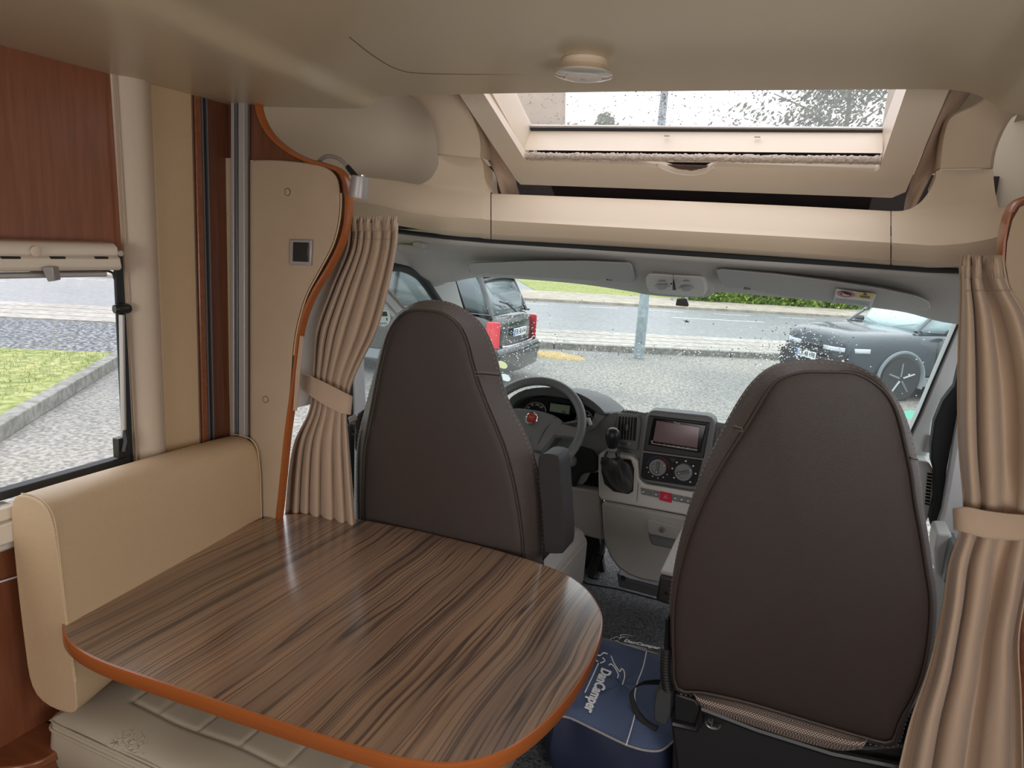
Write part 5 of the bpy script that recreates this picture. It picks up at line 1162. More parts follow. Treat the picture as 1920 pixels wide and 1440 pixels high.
# B pillar sliver left of the curtain
struct(pslab('trim_pillar_b_left', [(668, 415), (650, 470), (622, 540), (604, 600), (596, 700), (575, 760), (530, 770), (535, 690), (540, 640), (552, 590), (575, 545), (610, 500), (630, 455), (640, 415)], 'pillar_grey', 1.66, .03, bevel=.003))
t = thing('velcro_strip', U(556, 700, y=YP-.02), 'mauve hook-and-loop strip on the curved partition edge', 'strip')
pslab('tape', [(562, 629), (569, 631), (562, 700), (556, 770), (549, 770), (554, 700)], 'curtain_cloth', YP-.018, .003, t, bevel=.0005)
# sticker on driver window
sx = -.95
def SP(x, y, d=.003): return U(x, y, x=sx+d)
b = MB(); b.slab([SP(719+13*math.cos(a), 596+16*math.sin(a)) for a in [2*PI*k/32 for k in range(32)]], (-.001, 0, 0)); s_ = b.build('round_sticker', 'sticker_white'); tag(s_, 'white round sticker with a van pictogram on the driver door window', 'sticker')
b = MB(); b.slab([SP(*q, .0045) for q in ((716, 584), (725, 584.5), (727, 593), (713, 593))], (-.0008, 0, 0)); b.slab([SP(*q, .0045) for q in ((712, 595.5), (714, 595.5), (714, 600), (712, 600))], (-.0008, 0, 0)); b.slab([SP(*q, .0045) for q in ((724.5, 596), (726.5, 596), (726.5, 601), (724.5, 601))], (-.0008, 0, 0)); b.build('van_pictogram', 'leaf_tree', s_)
b = MB()
for k in range(4): b.slab([SP(713+k*3.3, 604.5, .0045), SP(714.8+k*3.3, 604.8, .0045), SP(714.8+k*3.3, 608.4, .0045), SP(713+k*3.3, 608, .0045)], (-.0008, 0, 0))
b.build('small_print', 'alu_dark', s_)
b = MB()
for k in range(3): b.slab([SP(694, 615+k*4.6), SP(703, 615.5+k*4.6), SP(703, 618.2+k*4.6), SP(694, 617.8+k*4.6)], (-.001, 0, 0))
tag(b.build('striped_sticker', 'sticker_white'), 'small white three-bar sticker on the driver door window', 'sticker')
# seat belt tongue of the driver
t = thing('seat_belt', U(660, 790, y=1.72), 'grey seat belt with metal buckle tongue between curtain and driver seat', 'seat belt')
b = MB(); b.slab([U(x, y, y=1.72) for x, y in ((652, 783), (663, 778), (667, 788), (654, 794))], (0, .012, 0)); b.build('holder', 'dash_light', t, bevel=.002)
b = MB(); o_ = [U(x, y, y=1.715) for x, y in ((653, 795), (664, 790), (668, 812), (662, 817), (658, 815))]; i_ = [U(x, y, y=1.715) for x, y in ((657, 801), (661, 799), (664.5, 809), (662.5, 812), (660, 811))]
b.loft([o_, i_, [p+Vector((0, .004, 0)) for p in i_], [p+Vector((0, .004, 0)) for p in o_]], loop=True); b.build('tongue', 'chrome', t)
b = MB(); b.slab([U(x, y, y=1.735) for x, y in ((655, 812), (662, 815), (663, 1000), (652, 1000))], (0, .002, 0)); b.build('webbing', 'black_matte', t)

# ================================================================== DASHBOARD
t = thing('dashboard', (.04, 2.6, .15), 'grey van dashboard with centre stack, air vents and storage lids', 'dashboard')
def DS(name, pts, m, y, dy, bevel=.004, n=0, par=None, dz=0.0):
    P_ = spl([Vector((a, c, 0)) for a, c in pts], n, True) if n else [Vector((a, c, 0)) for a, c in pts]
    b = MB(); b.slab([U(q.x, q.y, y=y) for q in P_], (0, dy, dz)); return b.build(name, m, par or t, bevel=bevel)
DS('upper_body', [(930, 760), (1100, 770), (1135, 777), (1150, 772), (1178, 768), (1208, 773), (1213, 772), (1340, 786), (1346, 791), (1392, 799), (1480, 812), (1600, 828), (1710, 842), (1712, 925), (1600, 915), (1390, 895), (1330, 880), (1200, 865), (1060, 880), (960, 890), (900, 890), (900, 780)], 'dash_mid', 2.50, .62, dz=-.20, bevel=.012)
DS('footwell', [(900, 860), (1122, 855), (1124, 1010), (1140, 1120), (1300, 1150), (1300, 1300), (900, 1300)], 'black_matte', 2.86, .03)
DS('column_cover', [(1062, 850), (1085, 838), (1110, 845), (1120, 862), (1120, 885), (1090, 890), (1070, 930), (1040, 940), (1000, 880)], 'black_matte', 2.48, .2, bevel=.01)
DS('knee_panel', [(880, 893), (960, 898), (1055, 911), (1122, 922), (1128, 970), (1131, 1014), (1108, 1009), (1085, 1002), (1040, 990), (960, 975), (880, 965)], 'dash_light', 2.47, .06, bevel=.008)
# instrument cluster
t2 = t
DS('cluster_hood', [(953, 752), (962, 741), (985, 730), (1018, 726), (1052, 728), (1085, 738), (1112, 753), (1134, 774), (1128, 779), (1116, 772), (1096, 760), (1070, 750), (1040, 744), (1010, 742), (985, 745), (968, 753), (960, 765)], 'dash_dark', 2.44, .34, dz=-.06, bevel=.006, n=2)
DS('cluster_back', [(958, 768), (968, 753), (985, 745), (1040, 742), (1096, 758), (1128, 776), (1120, 790), (1108, 812), (1095, 815), (960, 815)], 'black_plastic', 2.50, .02)
DS('cluster_rim', [(1116, 772), (1131, 778), (1128, 788), (1114, 803), (1098, 812), (1092, 806), (1104, 798), (1112, 785)], 'dash_mid', 2.455, .05, bevel=.004)
def dial(cx, cy, rx, ry, label, marks):
    b = MB(); C = [U(cx+rx*math.cos(a), cy+ry*math.sin(a), y=2.494) for a in [2*PI*k/40 for k in range(40)]]; b.slab(C, (0, .01, 0)); d = b.build('dial', 'black_matte', t)
    b = MB(); b.tube([p+Vector((0, -.002, 0)) for p in C], .0012, n=6, closed=True); b.build('dial_ring', 'alu', d)
    o_ = U(cx, cy, y=2.490)
    for s, dx, dy in marks: text('dial_number', s, 'white_print', d, U(cx+dx, cy+dy, y=2.491), (1, 0, 0), (0, 0, 1), .011)
    b = MB()
    for k in range(24):
        a = PI*(.8+1.4*k/23); b.tube([U(cx+rx*.95*math.cos(a), cy+ry*.95*math.sin(a), y=2.491), U(cx+rx*.88*math.cos(a), cy+ry*.88*math.sin(a), y=2.491)], .0006, n=4)
    b.build('dial_ticks', 'white_print', d)
dial(1004, 770, 20, 16, '', [('60', -13, -6), ('80', -6, -11), ('100', 3, -11), ('120', 10, -7)])
dial(1096, 789, 16, 20, '', [('40', 8, -10), ('60', 10, 4)])
l_ = DS('display', [(1032, 756), (1069, 761), (1067, 777), (1030, 771)], 'lcd_green', 2.492, .01, bevel=.001)
text('display_text', '345', 'black_matte', l_, U(1056, 772.5, y=2.491), (1, 0, -.05), (0, 0, 1), .012, shear=.2)
DS('display_frame', [(1029, 753), (1072, 758), (1070, 781), (1027, 775)], 'black_gloss', 2.496, .01, bevel=.001)
# air vents
def vent(out, op, lab, wheel, nsl=5):
    v = DS('air_vent', out, 'dash_mid', 2.49, .05, bevel=.005)
    DS('vent_opening', op, 'black_matte', 2.487, .02, par=v, bevel=.002)
    (ax, ay), (bx, by), (cx, cy), (dx, dy) = op
    b = MB()
    for k in range(1, nsl+1):
        f = k/(nsl+1); b.tube([U(ax+(bx-ax)*f, ay+(by-ay)*f, y=2.482), U(dx+(cx-dx)*f, dy+(cy-dy)*f, y=2.482)], .0018, n=6)
    b.build('vane', 'dash_mid', v)
    b = MB()
    for k in range(1, 9):
        f = k/9; b.tube([U(ax+(dx-ax)*f, ay+(dy-ay)*f, y=2.49), U(bx+(cx-bx)*f, by+(cy-by)*f, y=2.49)], .0010, n=5)
    b.build('cross_vane', 'dash_dark', v)
    mx_, my_ = (ax+bx+cx+dx)/4, (ay+by+cy+dy)/4; b = MB(); b.box(U(mx_, my_-2, y=2.476), (.010, .008, .022)); b.build('slider', 'dash_mid', v, bevel=.002)
    b = MB(); b.box(U(*wheel, y=2.487), (.026, .008, .008)); b.build('thumb_wheel', 'dash_dark', v, bevel=.003)
    b = MB(); b.ell(U(wheel[0]+11, wheel[1]+1, y=2.487), .003, .003, .003); b.build('open_mark', 'white_print', v)
vent([(1157, 774), (1198, 778), (1203, 790), (1196, 846), (1153, 838), (1150, 815)], [(1160, 781), (1194, 783), (1191, 827), (1157, 823)], 'l', (1169, 831))
vent([(1349, 800), (1384, 806), (1395, 820), (1385, 875), (1342, 866), (1342, 850)], [(1353, 809), (1383, 813), (1376, 857), (1347, 853)], 'r', (1356, 861))
b = MB()
for k in range(6): b.tube([U(1170+k*5, 768.5+k*.5, y=2.52), U(1167+k*5, 771.5+k*.4, y=2.50)], .0022, n=6)
for k in range(7): b.tube([U(1362+k*5, 797+k*.7, y=2.52), U(1358+k*5, 800+k*.7, y=2.50)], .0022, n=6)
b.build('demister_slots', 'black_matte', t)
# centre stack
st_ = DS('centre_stack', [(1218, 771), (1228, 770), (1325, 780), (1336, 784), (1341, 792), (1334, 850), (1324, 892), (1318, 908), (1308, 919), (1296, 920), (1210, 905), (1201, 901), (1197, 893), (1198, 870), (1204, 810), (1210, 782)], 'dash_mid', 2.462, .07, bevel=.008)
DS('radio_bezel', [(1216, 779), (1331, 793), (1319, 860), (1206, 845)], 'black_plastic', 2.454, .02, par=st_, bevel=.003)
DS('climate_panel', [(1206, 848), (1317, 863), (1306, 908), (1300, 913), (1206, 899), (1201, 893)], 'black_matte', 2.457, .02, par=st_, bevel=.003)
b = MB(); b.tube([U(1206, 847, y=2.456), U(1317, 861.5, y=2.456)], .0016, n=6); b.build('chrome_line', 'dash_light', st_)
def knob(cx, cy, ang, name):
    c = U(cx, cy, y=2.452); ax = Vector((0, -1, .15)).normalized()
    b = MB(); b.lathe([(.031, 0), (.031, .012), (.028, .016), (.022, .016), (.0215, .009), (0, .009)], c, ax, n=36); k = b.build('climate_knob', 'dash_mid', st_)
    u = Vector((math.cos(ang), 0, math.sin(ang))); u = (u-u.dot(ax)*ax).normalized()
    b = MB(); w = ax.cross(u); b.slab([c+ax*.008+u*.022+w*.005, c+ax*.008+u*.022-w*.005, c+ax*.008-u*.022-w*.005, c+ax*.008-u*.022+w*.005], ax*.012); b.build('knob_bar', 'dash_dark', k, bevel=.0015)
    b = MB(); b.box(c+ax*.021+u*.015, (.003, .003, .004)); b.box(c+ax*.0165+Vector((.027*math.cos(.5), 0, .027*math.sin(.5))), (.004, .002, .003)); b.build('knob_mark', 'white_print', k)
    return c, ax
c1_, ax1 = knob(1234, 876, -PI/2, 'l'); c2_, ax2 = knob(1282, 885, PI+.35, 'r')
def arc_(c, r, a0, a1, m, rad=.0013):
    b = MB(); b.tube([c+Vector((r*math.cos(a), -.001, r*math.sin(a))) for a in [a0+(a1-a0)*k/14 for k in range(15)]], rad, n=5); return b.build('scale_arc', m, st_)
arc_(c1_, .0385, PI*.98, PI*.55, 'blue_mark'); arc_(c1_, .0385, PI*.52, -.05, 'red_mark')
b = MB()
for a in (3.35, 3.8, 4.3, 4.8, 5.3, 5.75): b.box(c1_+Vector((.040*math.cos(a), -.001, .040*math.sin(a))), (.004, .001, .004))
for a in (.05, .75, 1.5, 2.3, 3.0, 3.85, 5.4): b.box(c2_+Vector((.041*math.cos(a), -.001, .041*math.sin(a))), (.006, .001, .005))
b.build('scale_marks', 'white_print', st_)
DS('recirculation_button', [(1254, 857), (1269, 859), (1266, 868), (1257, 867)], 'black_plastic', 2.453, .01, par=st_, bevel=.002)
# head unit
r_ = thing('car_radio', U(1268, 815, y=2.45), 'double-height radio with pinkish screen in the centre of the dashboard', 'radio')
DS('housing', [(1224, 783), (1325, 797), (1313, 850), (1215, 834)], 'black_gloss', 2.449, .02, par=r_, bevel=.003)
DS('screen', [(1231, 789), (1312, 801), (1307, 840), (1224, 827)], 'screen_pink', 2.446, .01, par=r_, bevel=.001)
DS('chrome_edge', [(1220, 826), (1223, 827), (1223, 831), (1307, 843), (1307, 846), (1220, 832)], 'chrome', 2.444, .006, par=r_, bevel=.001)
text('radio_text', 'Pioneer', 'white_print', r_, U(1270, 793, y=2.4475), (1, 0, -.02), (0, 0, 1), .0075)
b = MB()
for k in range(7): b.ell(U(1236+k*9, 832+k*1.3, y=2.446), .0012, .001, .001, 6, 4)
b.build('button_marks', 'white_print', r_)
# light console below with switch row
cs_ = DS('console_upper', [(1121, 866), (1122, 852), (1130, 848), (1185, 857), (1196, 866), (1198, 897), (1206, 908), (1296, 923), (1310, 921), (1322, 905), (1330, 880), (1348, 884), (1420, 895), (1420, 960), (1380, 960), (1292, 968), (1240, 958), (1127, 938), (1122, 930)], 'console_light', 2.455, .06, bevel=.007)
DS('gaiter_recess', [(1127, 857), (1183, 862), (1189, 880), (1187, 922), (1178, 927), (1150, 922), (1133, 908), (1127, 885)], 'black_matte', 2.452, .03, par=cs_, bevel=.003)
b = MB(); b.tube([U(1197, 905, y=2.454), U(1194, 940, y=2.454)], .0008, n=5); b.build('panel_joint', 'black_matte', cs_)
xs_ = [1201, 1212, 1224, 1236, 1260, 1272, 1284, 1297]
for k in range(7):
    a, c = xs_[k], xs_[k+1]; f = lambda x: 914.5+(x-1201)*.20
    DS('switch', [(a+.4, f(a)), (c-.4, f(c)), (c-1.3, f(c)+(17 if k == 3 else 12.5)), (a-.4+(2 if k == 0 else 0), f(a)+(16 if k == 3 else 12))], 'red_button' if k == 3 else 'dash_mid', 2.451-(.003 if k == 3 else 0), .012, par=cs_, bevel=.0012)
tc_ = U(1248, 931.5, y=2.4465)
b = MB(); b.tube([tc_+Vector((-.007, 0, -.005)), tc_+Vector((.007, 0, -.005)), tc_+Vector((0, 0, .007))], .0008, n=4, closed=True); b.tube([tc_+Vector((-.0035, 0, -.003)), tc_+Vector((.0035, 0, -.003)), tc_+Vector((0, 0, .003))], .0006, n=4, closed=True); b.build('hazard_triangle', 'white_print', cs_)
b = MB()
for x in (1206, 1230, 1266, 1278, 1290): b.box(U(x, f(x)+7, y=2.4505), (.008, .001, .004))
b.build('switch_marks', 'white_print', cs_)
lb_ = DS('storage_box', [(1127, 943), (1135, 941), (1240, 961), (1292, 971), (1400, 985), (1400, 1100), (1300, 1110), (1250, 1102), (1234, 1095), (1203, 1089), (1178, 1080), (1158, 1066), (1143, 1046), (1134, 1025), (1130, 1005)], 'dash_light', 2.45, .30, bevel=.012)
DS('lid_recess', [(1213, 975), (1274, 990), (1272, 1020), (1264, 1031), (1222, 1022), (1216, 1010)], 'dash_mid', 2.448, .03, par=lb_, bevel=.006)
hd_ = DS('lid_handle', [(1213, 975), (1216, 974), (1270, 988), (1273, 992), (1270, 1009), (1266, 1012), (1219, 1002), (1215, 998)], 'dash_light', 2.441, .012, par=lb_, bevel=.003)
b = MB(); b.lathe([(.011, 0), (.011, .002), (.009, .003), (0, .003)], U(1241, 993, y=2.440), (0, -1, 0), n=24); b.build('lock', 'dash_mid', hd_)
b = MB(); b.box(U(1241, 993, y=2.4365), (.002, .001, .009)); b.build('keyhole', 'black_matte', hd_)
DS('console_foot', [(1156, 1076), (1180, 1086), (1234, 1100), (1300, 1112), (1300, 1150), (1236, 1121), (1160, 1101)], 'dash_dark', 2.56, .2, bevel=.006)
b = MB(); b.lathe([(.011, 0), (.011, -.001), (0, -.001)], U(1168, 1084, y=2.557), (0, 1, 0), n=20); b.build('foot_hole', 'black_matte', t)
# ignition, stalk
t3 = thing('ignition_lock', U(1068, 864, y=2.40), 'round ignition lock on the steering column right of the wheel', 'ignition lock')
b = MB(); c = U(1068, 864, y=2.40); ax = Vector((.1, -1, .3)).normalized(); b.lathe([(.022, -.03), (.022, 0), (.018, .004), (0, .004)], c, ax); b.build('collar', 'dash_mid', t3)
b = MB(); b.lathe([(.013, .004), (.012, .008), (0, .008)], c, ax); b.build('barrel', 'alu', t3); b = MB(); b.box(c+ax*.0085, (.012, .002, .004), Quaternion((0, 1, 0), -.6)); b.build('key_slot', 'chrome', t3)
t3 = thing('column_stalk', U(1098, 785, y=2.40), 'grey control stalk right of the steering wheel', 'stalk')
b = MB(); b.tube([U(1040, 800, y=2.42), U(1085, 790, y=2.39), U(1094, 787, y=2.385)], [.008, .007, .009], n=12); b.build('arm', 'dash_mid', t3)
b = MB(); b.tube([U(1091, 787, y=2.384), U(1104, 788, y=2.38), U(1107, 797, y=2.38)], [.0095, .0105, .008], n=12); b.build('tip', 'silver_plastic', t3)
# steering wheel
wc = U(997, 798, y=2.33); tl_ = math.radians(38); wn = Vector((.02, -math.cos(tl_), math.sin(tl_))).normalized()
wx = Vector((1, 0, 0)); wx = (wx-wx.dot(wn)*wn).normalized(); wy = wn.cross(wx)*-1
if wy.z < 0: wy = -wy
def WP(x, y, d=0): return wc+wx*x+wy*y+wn*d
t = thing('steering_wheel', wc, 'grey steering wheel with round red emblem in front of the driver seat', 'steering wheel')
b = MB(); b.tube([WP(.184*math.cos(a), .184*math.sin(a)) for a in [2*PI*k/64 for k in range(64)]], .0165, n=14, closed=True); b.build('rim', 'dash_mid', t)
hub = [(-.115, .035), (-.08, .052), (-.03, .058), (.03, .058), (.08, .050), (.112, .032), (.108, .005), (.088, -.045), (.072, -.085), (.055, -.098), (-.055, -.098), (-.072, -.085), (-.088, -.045), (-.108, .005)]
hs_ = [(p.x, p.y) for p in spl([Vector((a, c, 0)) for a, c in hub], 3, True)]
b = MB(); b.loft([[WP(x*s, y*s, d) for x, y in hs_] for s, d in ((1.0, -.03), (1.0, .0), (.96, .012), (.85, .018), (.4, .021))]); b.build('hub', 'dash_mid', t)
b = MB(); b.loft([[WP(x*s, y*s-.0, d) for x, y in hs_] for s, d in ((1.03, -.05), (1.03, -.012), (.99, -.008))]); b.build('hub_back', 'dash_dark', t)
for s in (-1, 1):
    b = MB(); b.loft([[WP(s*x, y, d) for y, d in ((h, .0), (h*.8, .010), (0, .013), (-h*.8, .010), (-h, 0), (-h*.7, -.014), (h*.7, -.014))] for x, h in ((.095, .030), (.13, .026), (.16, .022), (.183, .03))]); 
    b.build('spoke', 'dash_mid', t)
    b = MB(); b.tube([WP(s*.085, .045, .0165), WP(s*.06, -.02, .0205), WP(s*.05, -.07, .019)], .0012, n=5); b.build('hub_seam', 'black_matte', t)
for s in (-1, 1):
    b = MB(); b.tube([WP(s*.045, -.09, -.01), WP(s*.06, -.14, -.008), WP(s*.075, -.172, -.002)], [.016, .014, .012], n=10, flat=.6); b.build('spoke', 'dash_mid', t)
ec = (0, .018)
b = MB(); b.lathe([(.032, .019), (.032, .0215), (.028, .022), (0, .022)], WP(ec[0], ec[1]), wn, n=40); b.build('badge_recess', 'dash_mid', t)
b = MB(); b.lathe([(.0245, .0215), (.0245, .025), (.0225, .027), (.0205, .0255), (0, .0255)], WP(ec[0], ec[1]), wn, n=40); bg_ = b.build('badge', 'chrome', t)
b = MB(); sh = [(-.0165, .0125), (0, .0155), (.0165, .0125), (.0155, -.004), (.012, -.0125), (0, -.0155), (-.012, -.0125), (-.0155, -.004)]; b.slab([WP(x+ec[0], y+ec[1], .0258) for x, y in [(p.x, p.y) for p in spl([Vector((a, c, 0)) for a, c in sh], 3, True)]], wn*.0012); b.build('badge_field', 'badge_red', bg_)
text('badge_text', 'FIAT', 'chrome', bg_, WP(ec[0], ec[1], .0273), wx, wy, .0155, stretch=.72, bold=.0003)
text('airbag_text', 'AIRBAG', 'dash_dark', t, WP(.0, -.062, .0200), wx, wy, .012)
# gear lever
t = thing('gear_lever', U(1150, 890, y=2.40), 'black gear lever with leather gaiter beside the centre stack', 'gear lever')
kc = U(1148.5, 822, y=2.33)
b = MB(); b.lathe([(0, .038), (.014, .036), (.023, .027), (.026, .013), (.025, -.002), (.020, -.019), (.0145, -.031), (.015, -.034)], kc, (0.0, -.12, 1), n=28); kn = b.build('knob', 'black_plastic', t)
b = MB()
for dx in (-.006, 0, .006): b.tube([kc+Vector((dx, -.010, .031)), kc+Vector((dx, .004, .0345))], .0006, n=4)
b.tube([kc+Vector((-.006, -.003, .034)), kc+Vector((.006, -.003, .034))], .0006, n=4); b.build('shift_pattern', 'white_print', kn)
b = MB(); b.lathe([(.0145, -.034), (.018, -.040), (.0165, -.047), (.012, -.050), (.013, -.062), (.018, -.066)], kc, (0, -.12, 1), n=24); b.build('collar', 'dash_mid', t)
top_ = U(1153, 851, y=2.345); bot = [(1128, 872), (1135, 860), (1155, 862), (1178, 868), (1186, 885), (1186, 912), (1178, 924), (1160, 921), (1144, 908), (1133, 890)]
bp_ = resample(spl([U(x, y, y=2.445) for x, y in bot], 6, True), 60)
rings = []
for f in [0, .08, .2, .35, .5, .65, .8, .92, 1]:
    ring = []
    for i, p in enumerate(bp_):
        a = 2*PI*i/60; ct = top_+Vector((.014*math.cos(a+PI), -.014*math.sin(a)*0, .014*math.sin(a)*-.6)); 
        dirv = (p-sum(bp_, Vector())/60); ct = top_+dirv*.28
        q = ct.lerp(p, f**1.25); wv = .0075*math.sin(5*a+f*3)*math.sin(PI*min(f*1.1, 1))+.004*math.sin(9*a-f*5)*math.sin(PI*f)
        q += dirv.normalized()*wv*1.2+Vector((0, -.035*math.sin(PI*f)**1.0, -.0))
        ring.append(q)
    rings.append(ring)
mat('gaiter_leather', (0.045, 0.047, 0.048), 0.35, bump=(300, .2))
b = MB(); b.loft(rings, cap=False); b.build('gaiter', 'gaiter_leather', t, sub=1, solid=.001)
b = MB(); b.tube([top_+(p-sum(bp_, Vector())/60)*.29 for p in bp_[::3]], .0035, n=6, closed=True); b.build('gaiter_collar', 'gaiter_leather', t)
# accelerator pedal
t = thing('accelerator_pedal', U(1115, 1070, y=2.62), 'ribbed black accelerator pedal on the cab floor', 'pedal')
pq = [(1097, 1076), (1113, 1083), (1128, 1056), (1134, 1035), (1122, 1031), (1110, 1046)]
DSp = [U(x, y, y=2.66) for x, y in pq]; b = MB(); b.slab(DSp, (0, .015, .004)); b.build('pad', 'black_plastic', t, bevel=.003)
b = MB()
for k in range(5): f = k/4; b.tube([U(1099+3.4*k, 1075.5+1.6*k, y=2.655), U(1112+4*k, 1045-1.0*k, y=2.655)], .0014, n=5)
b.build('rib', 'dash_mid', t)
b = MB(); b.tube([U(1127, 1040, y=2.66), U(1132, 1020, y=2.68), U(1130, 1000, y=2.70)], .012, n=8); b.build('arm', 'dash_dark', t)
b = MB(); b.lathe([(.028, 0), (.026, .004), (0, .004)], U(1116, 1080, z=.152), (0, 0, 1)); b.build('foot', 'black_plastic', t)
# ================================================================== SEATS
def seat_back(t, sil, seam, y_bot, y_top, zb_px, zt_px, depth=.13, lead=.045, taper=0):
    """sil / seam: pixel outlines (closed, same start and direction, bottom-left first, clockwise)"""
    N = 120
    def Y(py, extra=0): return y_bot+(y_top-y_bot)*(zb_px-py)/(zb_px-zt_px)+extra
    def ring(pts, extra, shrink=0, n=N):
        q = resample(spl([Vector((a, c, 0)) for a, c in pts], 6, True), n); cen = sum(q, Vector())/n
        out = []
        for p in q: p = p+(cen-p)*shrink; out.append(U(p.x, p.y, y=Y(p.y, extra)))
        return out
    sm = ring(seam, 0); so = ring(sil, lead)
    # rotate outer ring so that it matches
    cen = sum(sm, Vector())/N
    panel = [[c_.lerp(p, 1) for p, c_ in zip(sm, [cen]*N)]]
    rings = []
    for s, d in ((.02, -.012), (.35, -.011), (.7, -.007), (.9, -.003), (.97, .001), (1.0, .006)):
        rings.append([cen.lerp(p, s)+Vector((0, d, 0)) for p in sm])
    b = MB(); b.loft(rings); b.build('back_panel', 'leather_brown', t)
    r2 = []
    mid1 = [a.lerp(c, .5) for a, c in zip(sm, so)]
    r2.append([p+Vector((0, .008, 0)) for p in sm]); r2.append([a.lerp(c, .12)+Vector((0, -.002, 0)) for a, c in zip(sm, so)])
    r2.append([a.lerp(c, .5)+Vector((0, -.006, 0)) for a, c in zip(sm, so)]); r2.append([a.lerp(c, .86)+Vector((0, -.002, 0)) for a, c in zip(sm, so)])
    r2.append(so)
    cen2 = sum(so, Vector())/N
    for s, d in (((.955, .03), (.90, .055), (.83, .07), (.7, .08), (.3, .08)) if taper else ((1.0, .03), (.99, .06), (.96, depth*.75), (.90, depth*.95), (.7, depth), (.3, depth))): r2.append([cen2.lerp(p, s)+Vector((0, d, 0)) for p in so])
    b = MB(); b.loft(r2); b.build('bolster', 'leather_brown_side', t)
    b = MB(); b.tube([p+Vector((0, -.001, 0)) for p in sm], .0032, n=8, closed=True); b.build('piping', 'leather_brown', t)
    # stitch line near the silhouette
    b = MB(); o2 = resample([a.lerp(c, .93)+Vector((0, -.0045, 0)) for a, c in zip(sm, so)], 420)
    for i in range(0, 418, 2): b.tube([o2[i], o2[i].lerp(o2[i+1], .7)], .0006, n=4)
    b.build('stitching', 'stitch_pale', t)
    return lambda py, f: Y(py)+lead*f-.0085
def seam_lines(t, segs, Yf):
    for a, c, bow in segs:
        for k, dy in enumerate((-3.2, 0, 3.2)):
            P0, P1 = Vector((a[0], a[1]+dy, 0)), Vector((c[0], c[1]+dy, 0)); pts = [P0.lerp(P1, f)+Vector((0, bow*math.sin(PI*f), 0)) for f in [i/8 for i in range(9)]]
            q = [U(p.x, p.y, y=Yf(p.y, i/8)) for i, p in enumerate(pts)]
            if k == 1: b = MB(); b.tube(q, .0022, n=6); b.build('seam', 'leather_brown', t)
            else:
                b = MB(); r = resample(q, 26, False)
                for i in range(0, 24, 2): b.tube([r[i], r[i+1]], .0007, n=4)
                b.build('stitching', 'stitch_pale', t)
# driver seat
t = thing('driver_seat', (-.45, 1.95, .15), 'brown leather driver seat seen from behind, with upright armrest', 'seat')
sil = [(690, 1180), (672, 1060), (668, 960), (668, 859), (672, 815), (684, 766), (698, 713), (710, 667), (722, 626), (736, 597), (760, 577), (785, 565), (815, 562), (845, 567), (874, 581), (898, 601), (915, 626), (928, 658), (935, 684), (940, 705), (947, 731), (962, 766), (985, 809), (1004, 859), (1017, 920), (1021, 980), (1020, 1050), (1008, 1180), (850, 1195)]
seam = [(700, 1176), (684, 1060), (678, 960), (680, 859), (686, 815), (696, 766), (706, 713), (716, 667), (727, 628), (741, 602), (758, 586), (775, 582), (806, 583), (828, 587), (844, 596), (858, 608), (868, 624), (876, 645), (882, 669), (889, 695), (896, 718), (911, 757), (932, 807), (949, 853), (965, 915), (976, 980), (982, 1050), (985, 1176), (850, 1190)]
YF = seat_back(t, sil, seam, 1.72, 1.64, 1150, 565, depth=.15, lead=.085, taper=1)
seam_lines(t, [((891, 701), (936, 704), -1)], YF)
# seat cushion of the driver
b = MB(); 
def cushion(t, x0, x1, y0, y1, z0, z1, m='leather_grey', nm='seat_cushion'):
    b = MB(); b.loft([rr(x0+.03, x1-.03, y0+.03, y1-.02, z0, .05, 6), rr(x0+.004, x1-.004, y0, y1, z0+.03, .06, 6), rr(x0, x1, y0, y1, z1-.05, .07, 6), rr(x0+.012, x1-.012, y0+.01, y1-.012, z1-.015, .07, 6), rr(x0+.04, x1-.04, y0+.04, y1-.04, z1, .06, 6)]); o = b.build(nm, m, t)
    for e, z in ((.010, z1-.022), (.003, z1-.04)):
        b = MB(); b.tube(rr(x0+e, x1-e, y0+e, y1-e, z, .07, 6), .0015, n=5, closed=True); b.build('cushion_seam', 'stitch_pale', t)
    return o
q = U(1085, 990, z=.56)
cushion(t, -.72, U(1084, 1000, y=2.1).x, 1.80, 2.28, .38, .60)
b = MB(); b.slab([(-.68, 1.82, .15), (-.26, 1.82, .15), (-.26, 2.2, .15), (-.68, 2.2, .15)], (0, 0, .24)); b.build('seat_base', 'black_matte', t, bevel=.01)
# armrest folded up
ar = [(1009, 866), (1012, 856), (1022, 851), (1040, 853), (1049, 861), (1052, 900), (1056, 960), (1059, 1010), (1057, 1034), (1050, 1038), (1026, 1037), (1020, 1030), (1016, 960), (1010, 900)]
mat('armrest_black', (0.013, 0.011, 0.011), 0.5, bump=(700, .3))
b = MB(); b.slab([U(x, y, y=1.72) for x, y in [(p.x, p.y) for p in spl([Vector((a, c, 0)) for a, c in ar], 3, True)]], (0, .085, .0)); ar_ = b.build('armrest', 'armrest_black', t, bevel=.012, seg=3)
b = MB(); b.slab([U(x, y, y=1.728) for x, y in ((1012, 866), (1016, 853), (1040, 853), (1048, 860), (1048, 868), (1030, 864))], (0, .078, 0)); b.build('armrest_cap', 'dash_dark', ar_, bevel=.006)
b = MB(); b.slab([U(x, y, y=1.79) for x, y in ((700-30, 775), (684, 765), (676, 800), (668, 850), (664, 840), (664, 790))], (0, .07, 0)); b.build('armrest_outer', 'armrest_black', t, bevel=.006)
b = MB(); b.slab([U(x, y, y=1.735) for x, y in ((1018, 1028), (1034, 1030), (1018, 1052), (1016, 1050))], (0, .05, 0)); b.build('armrest_hinge', 'black_plastic', t, bevel=.002)
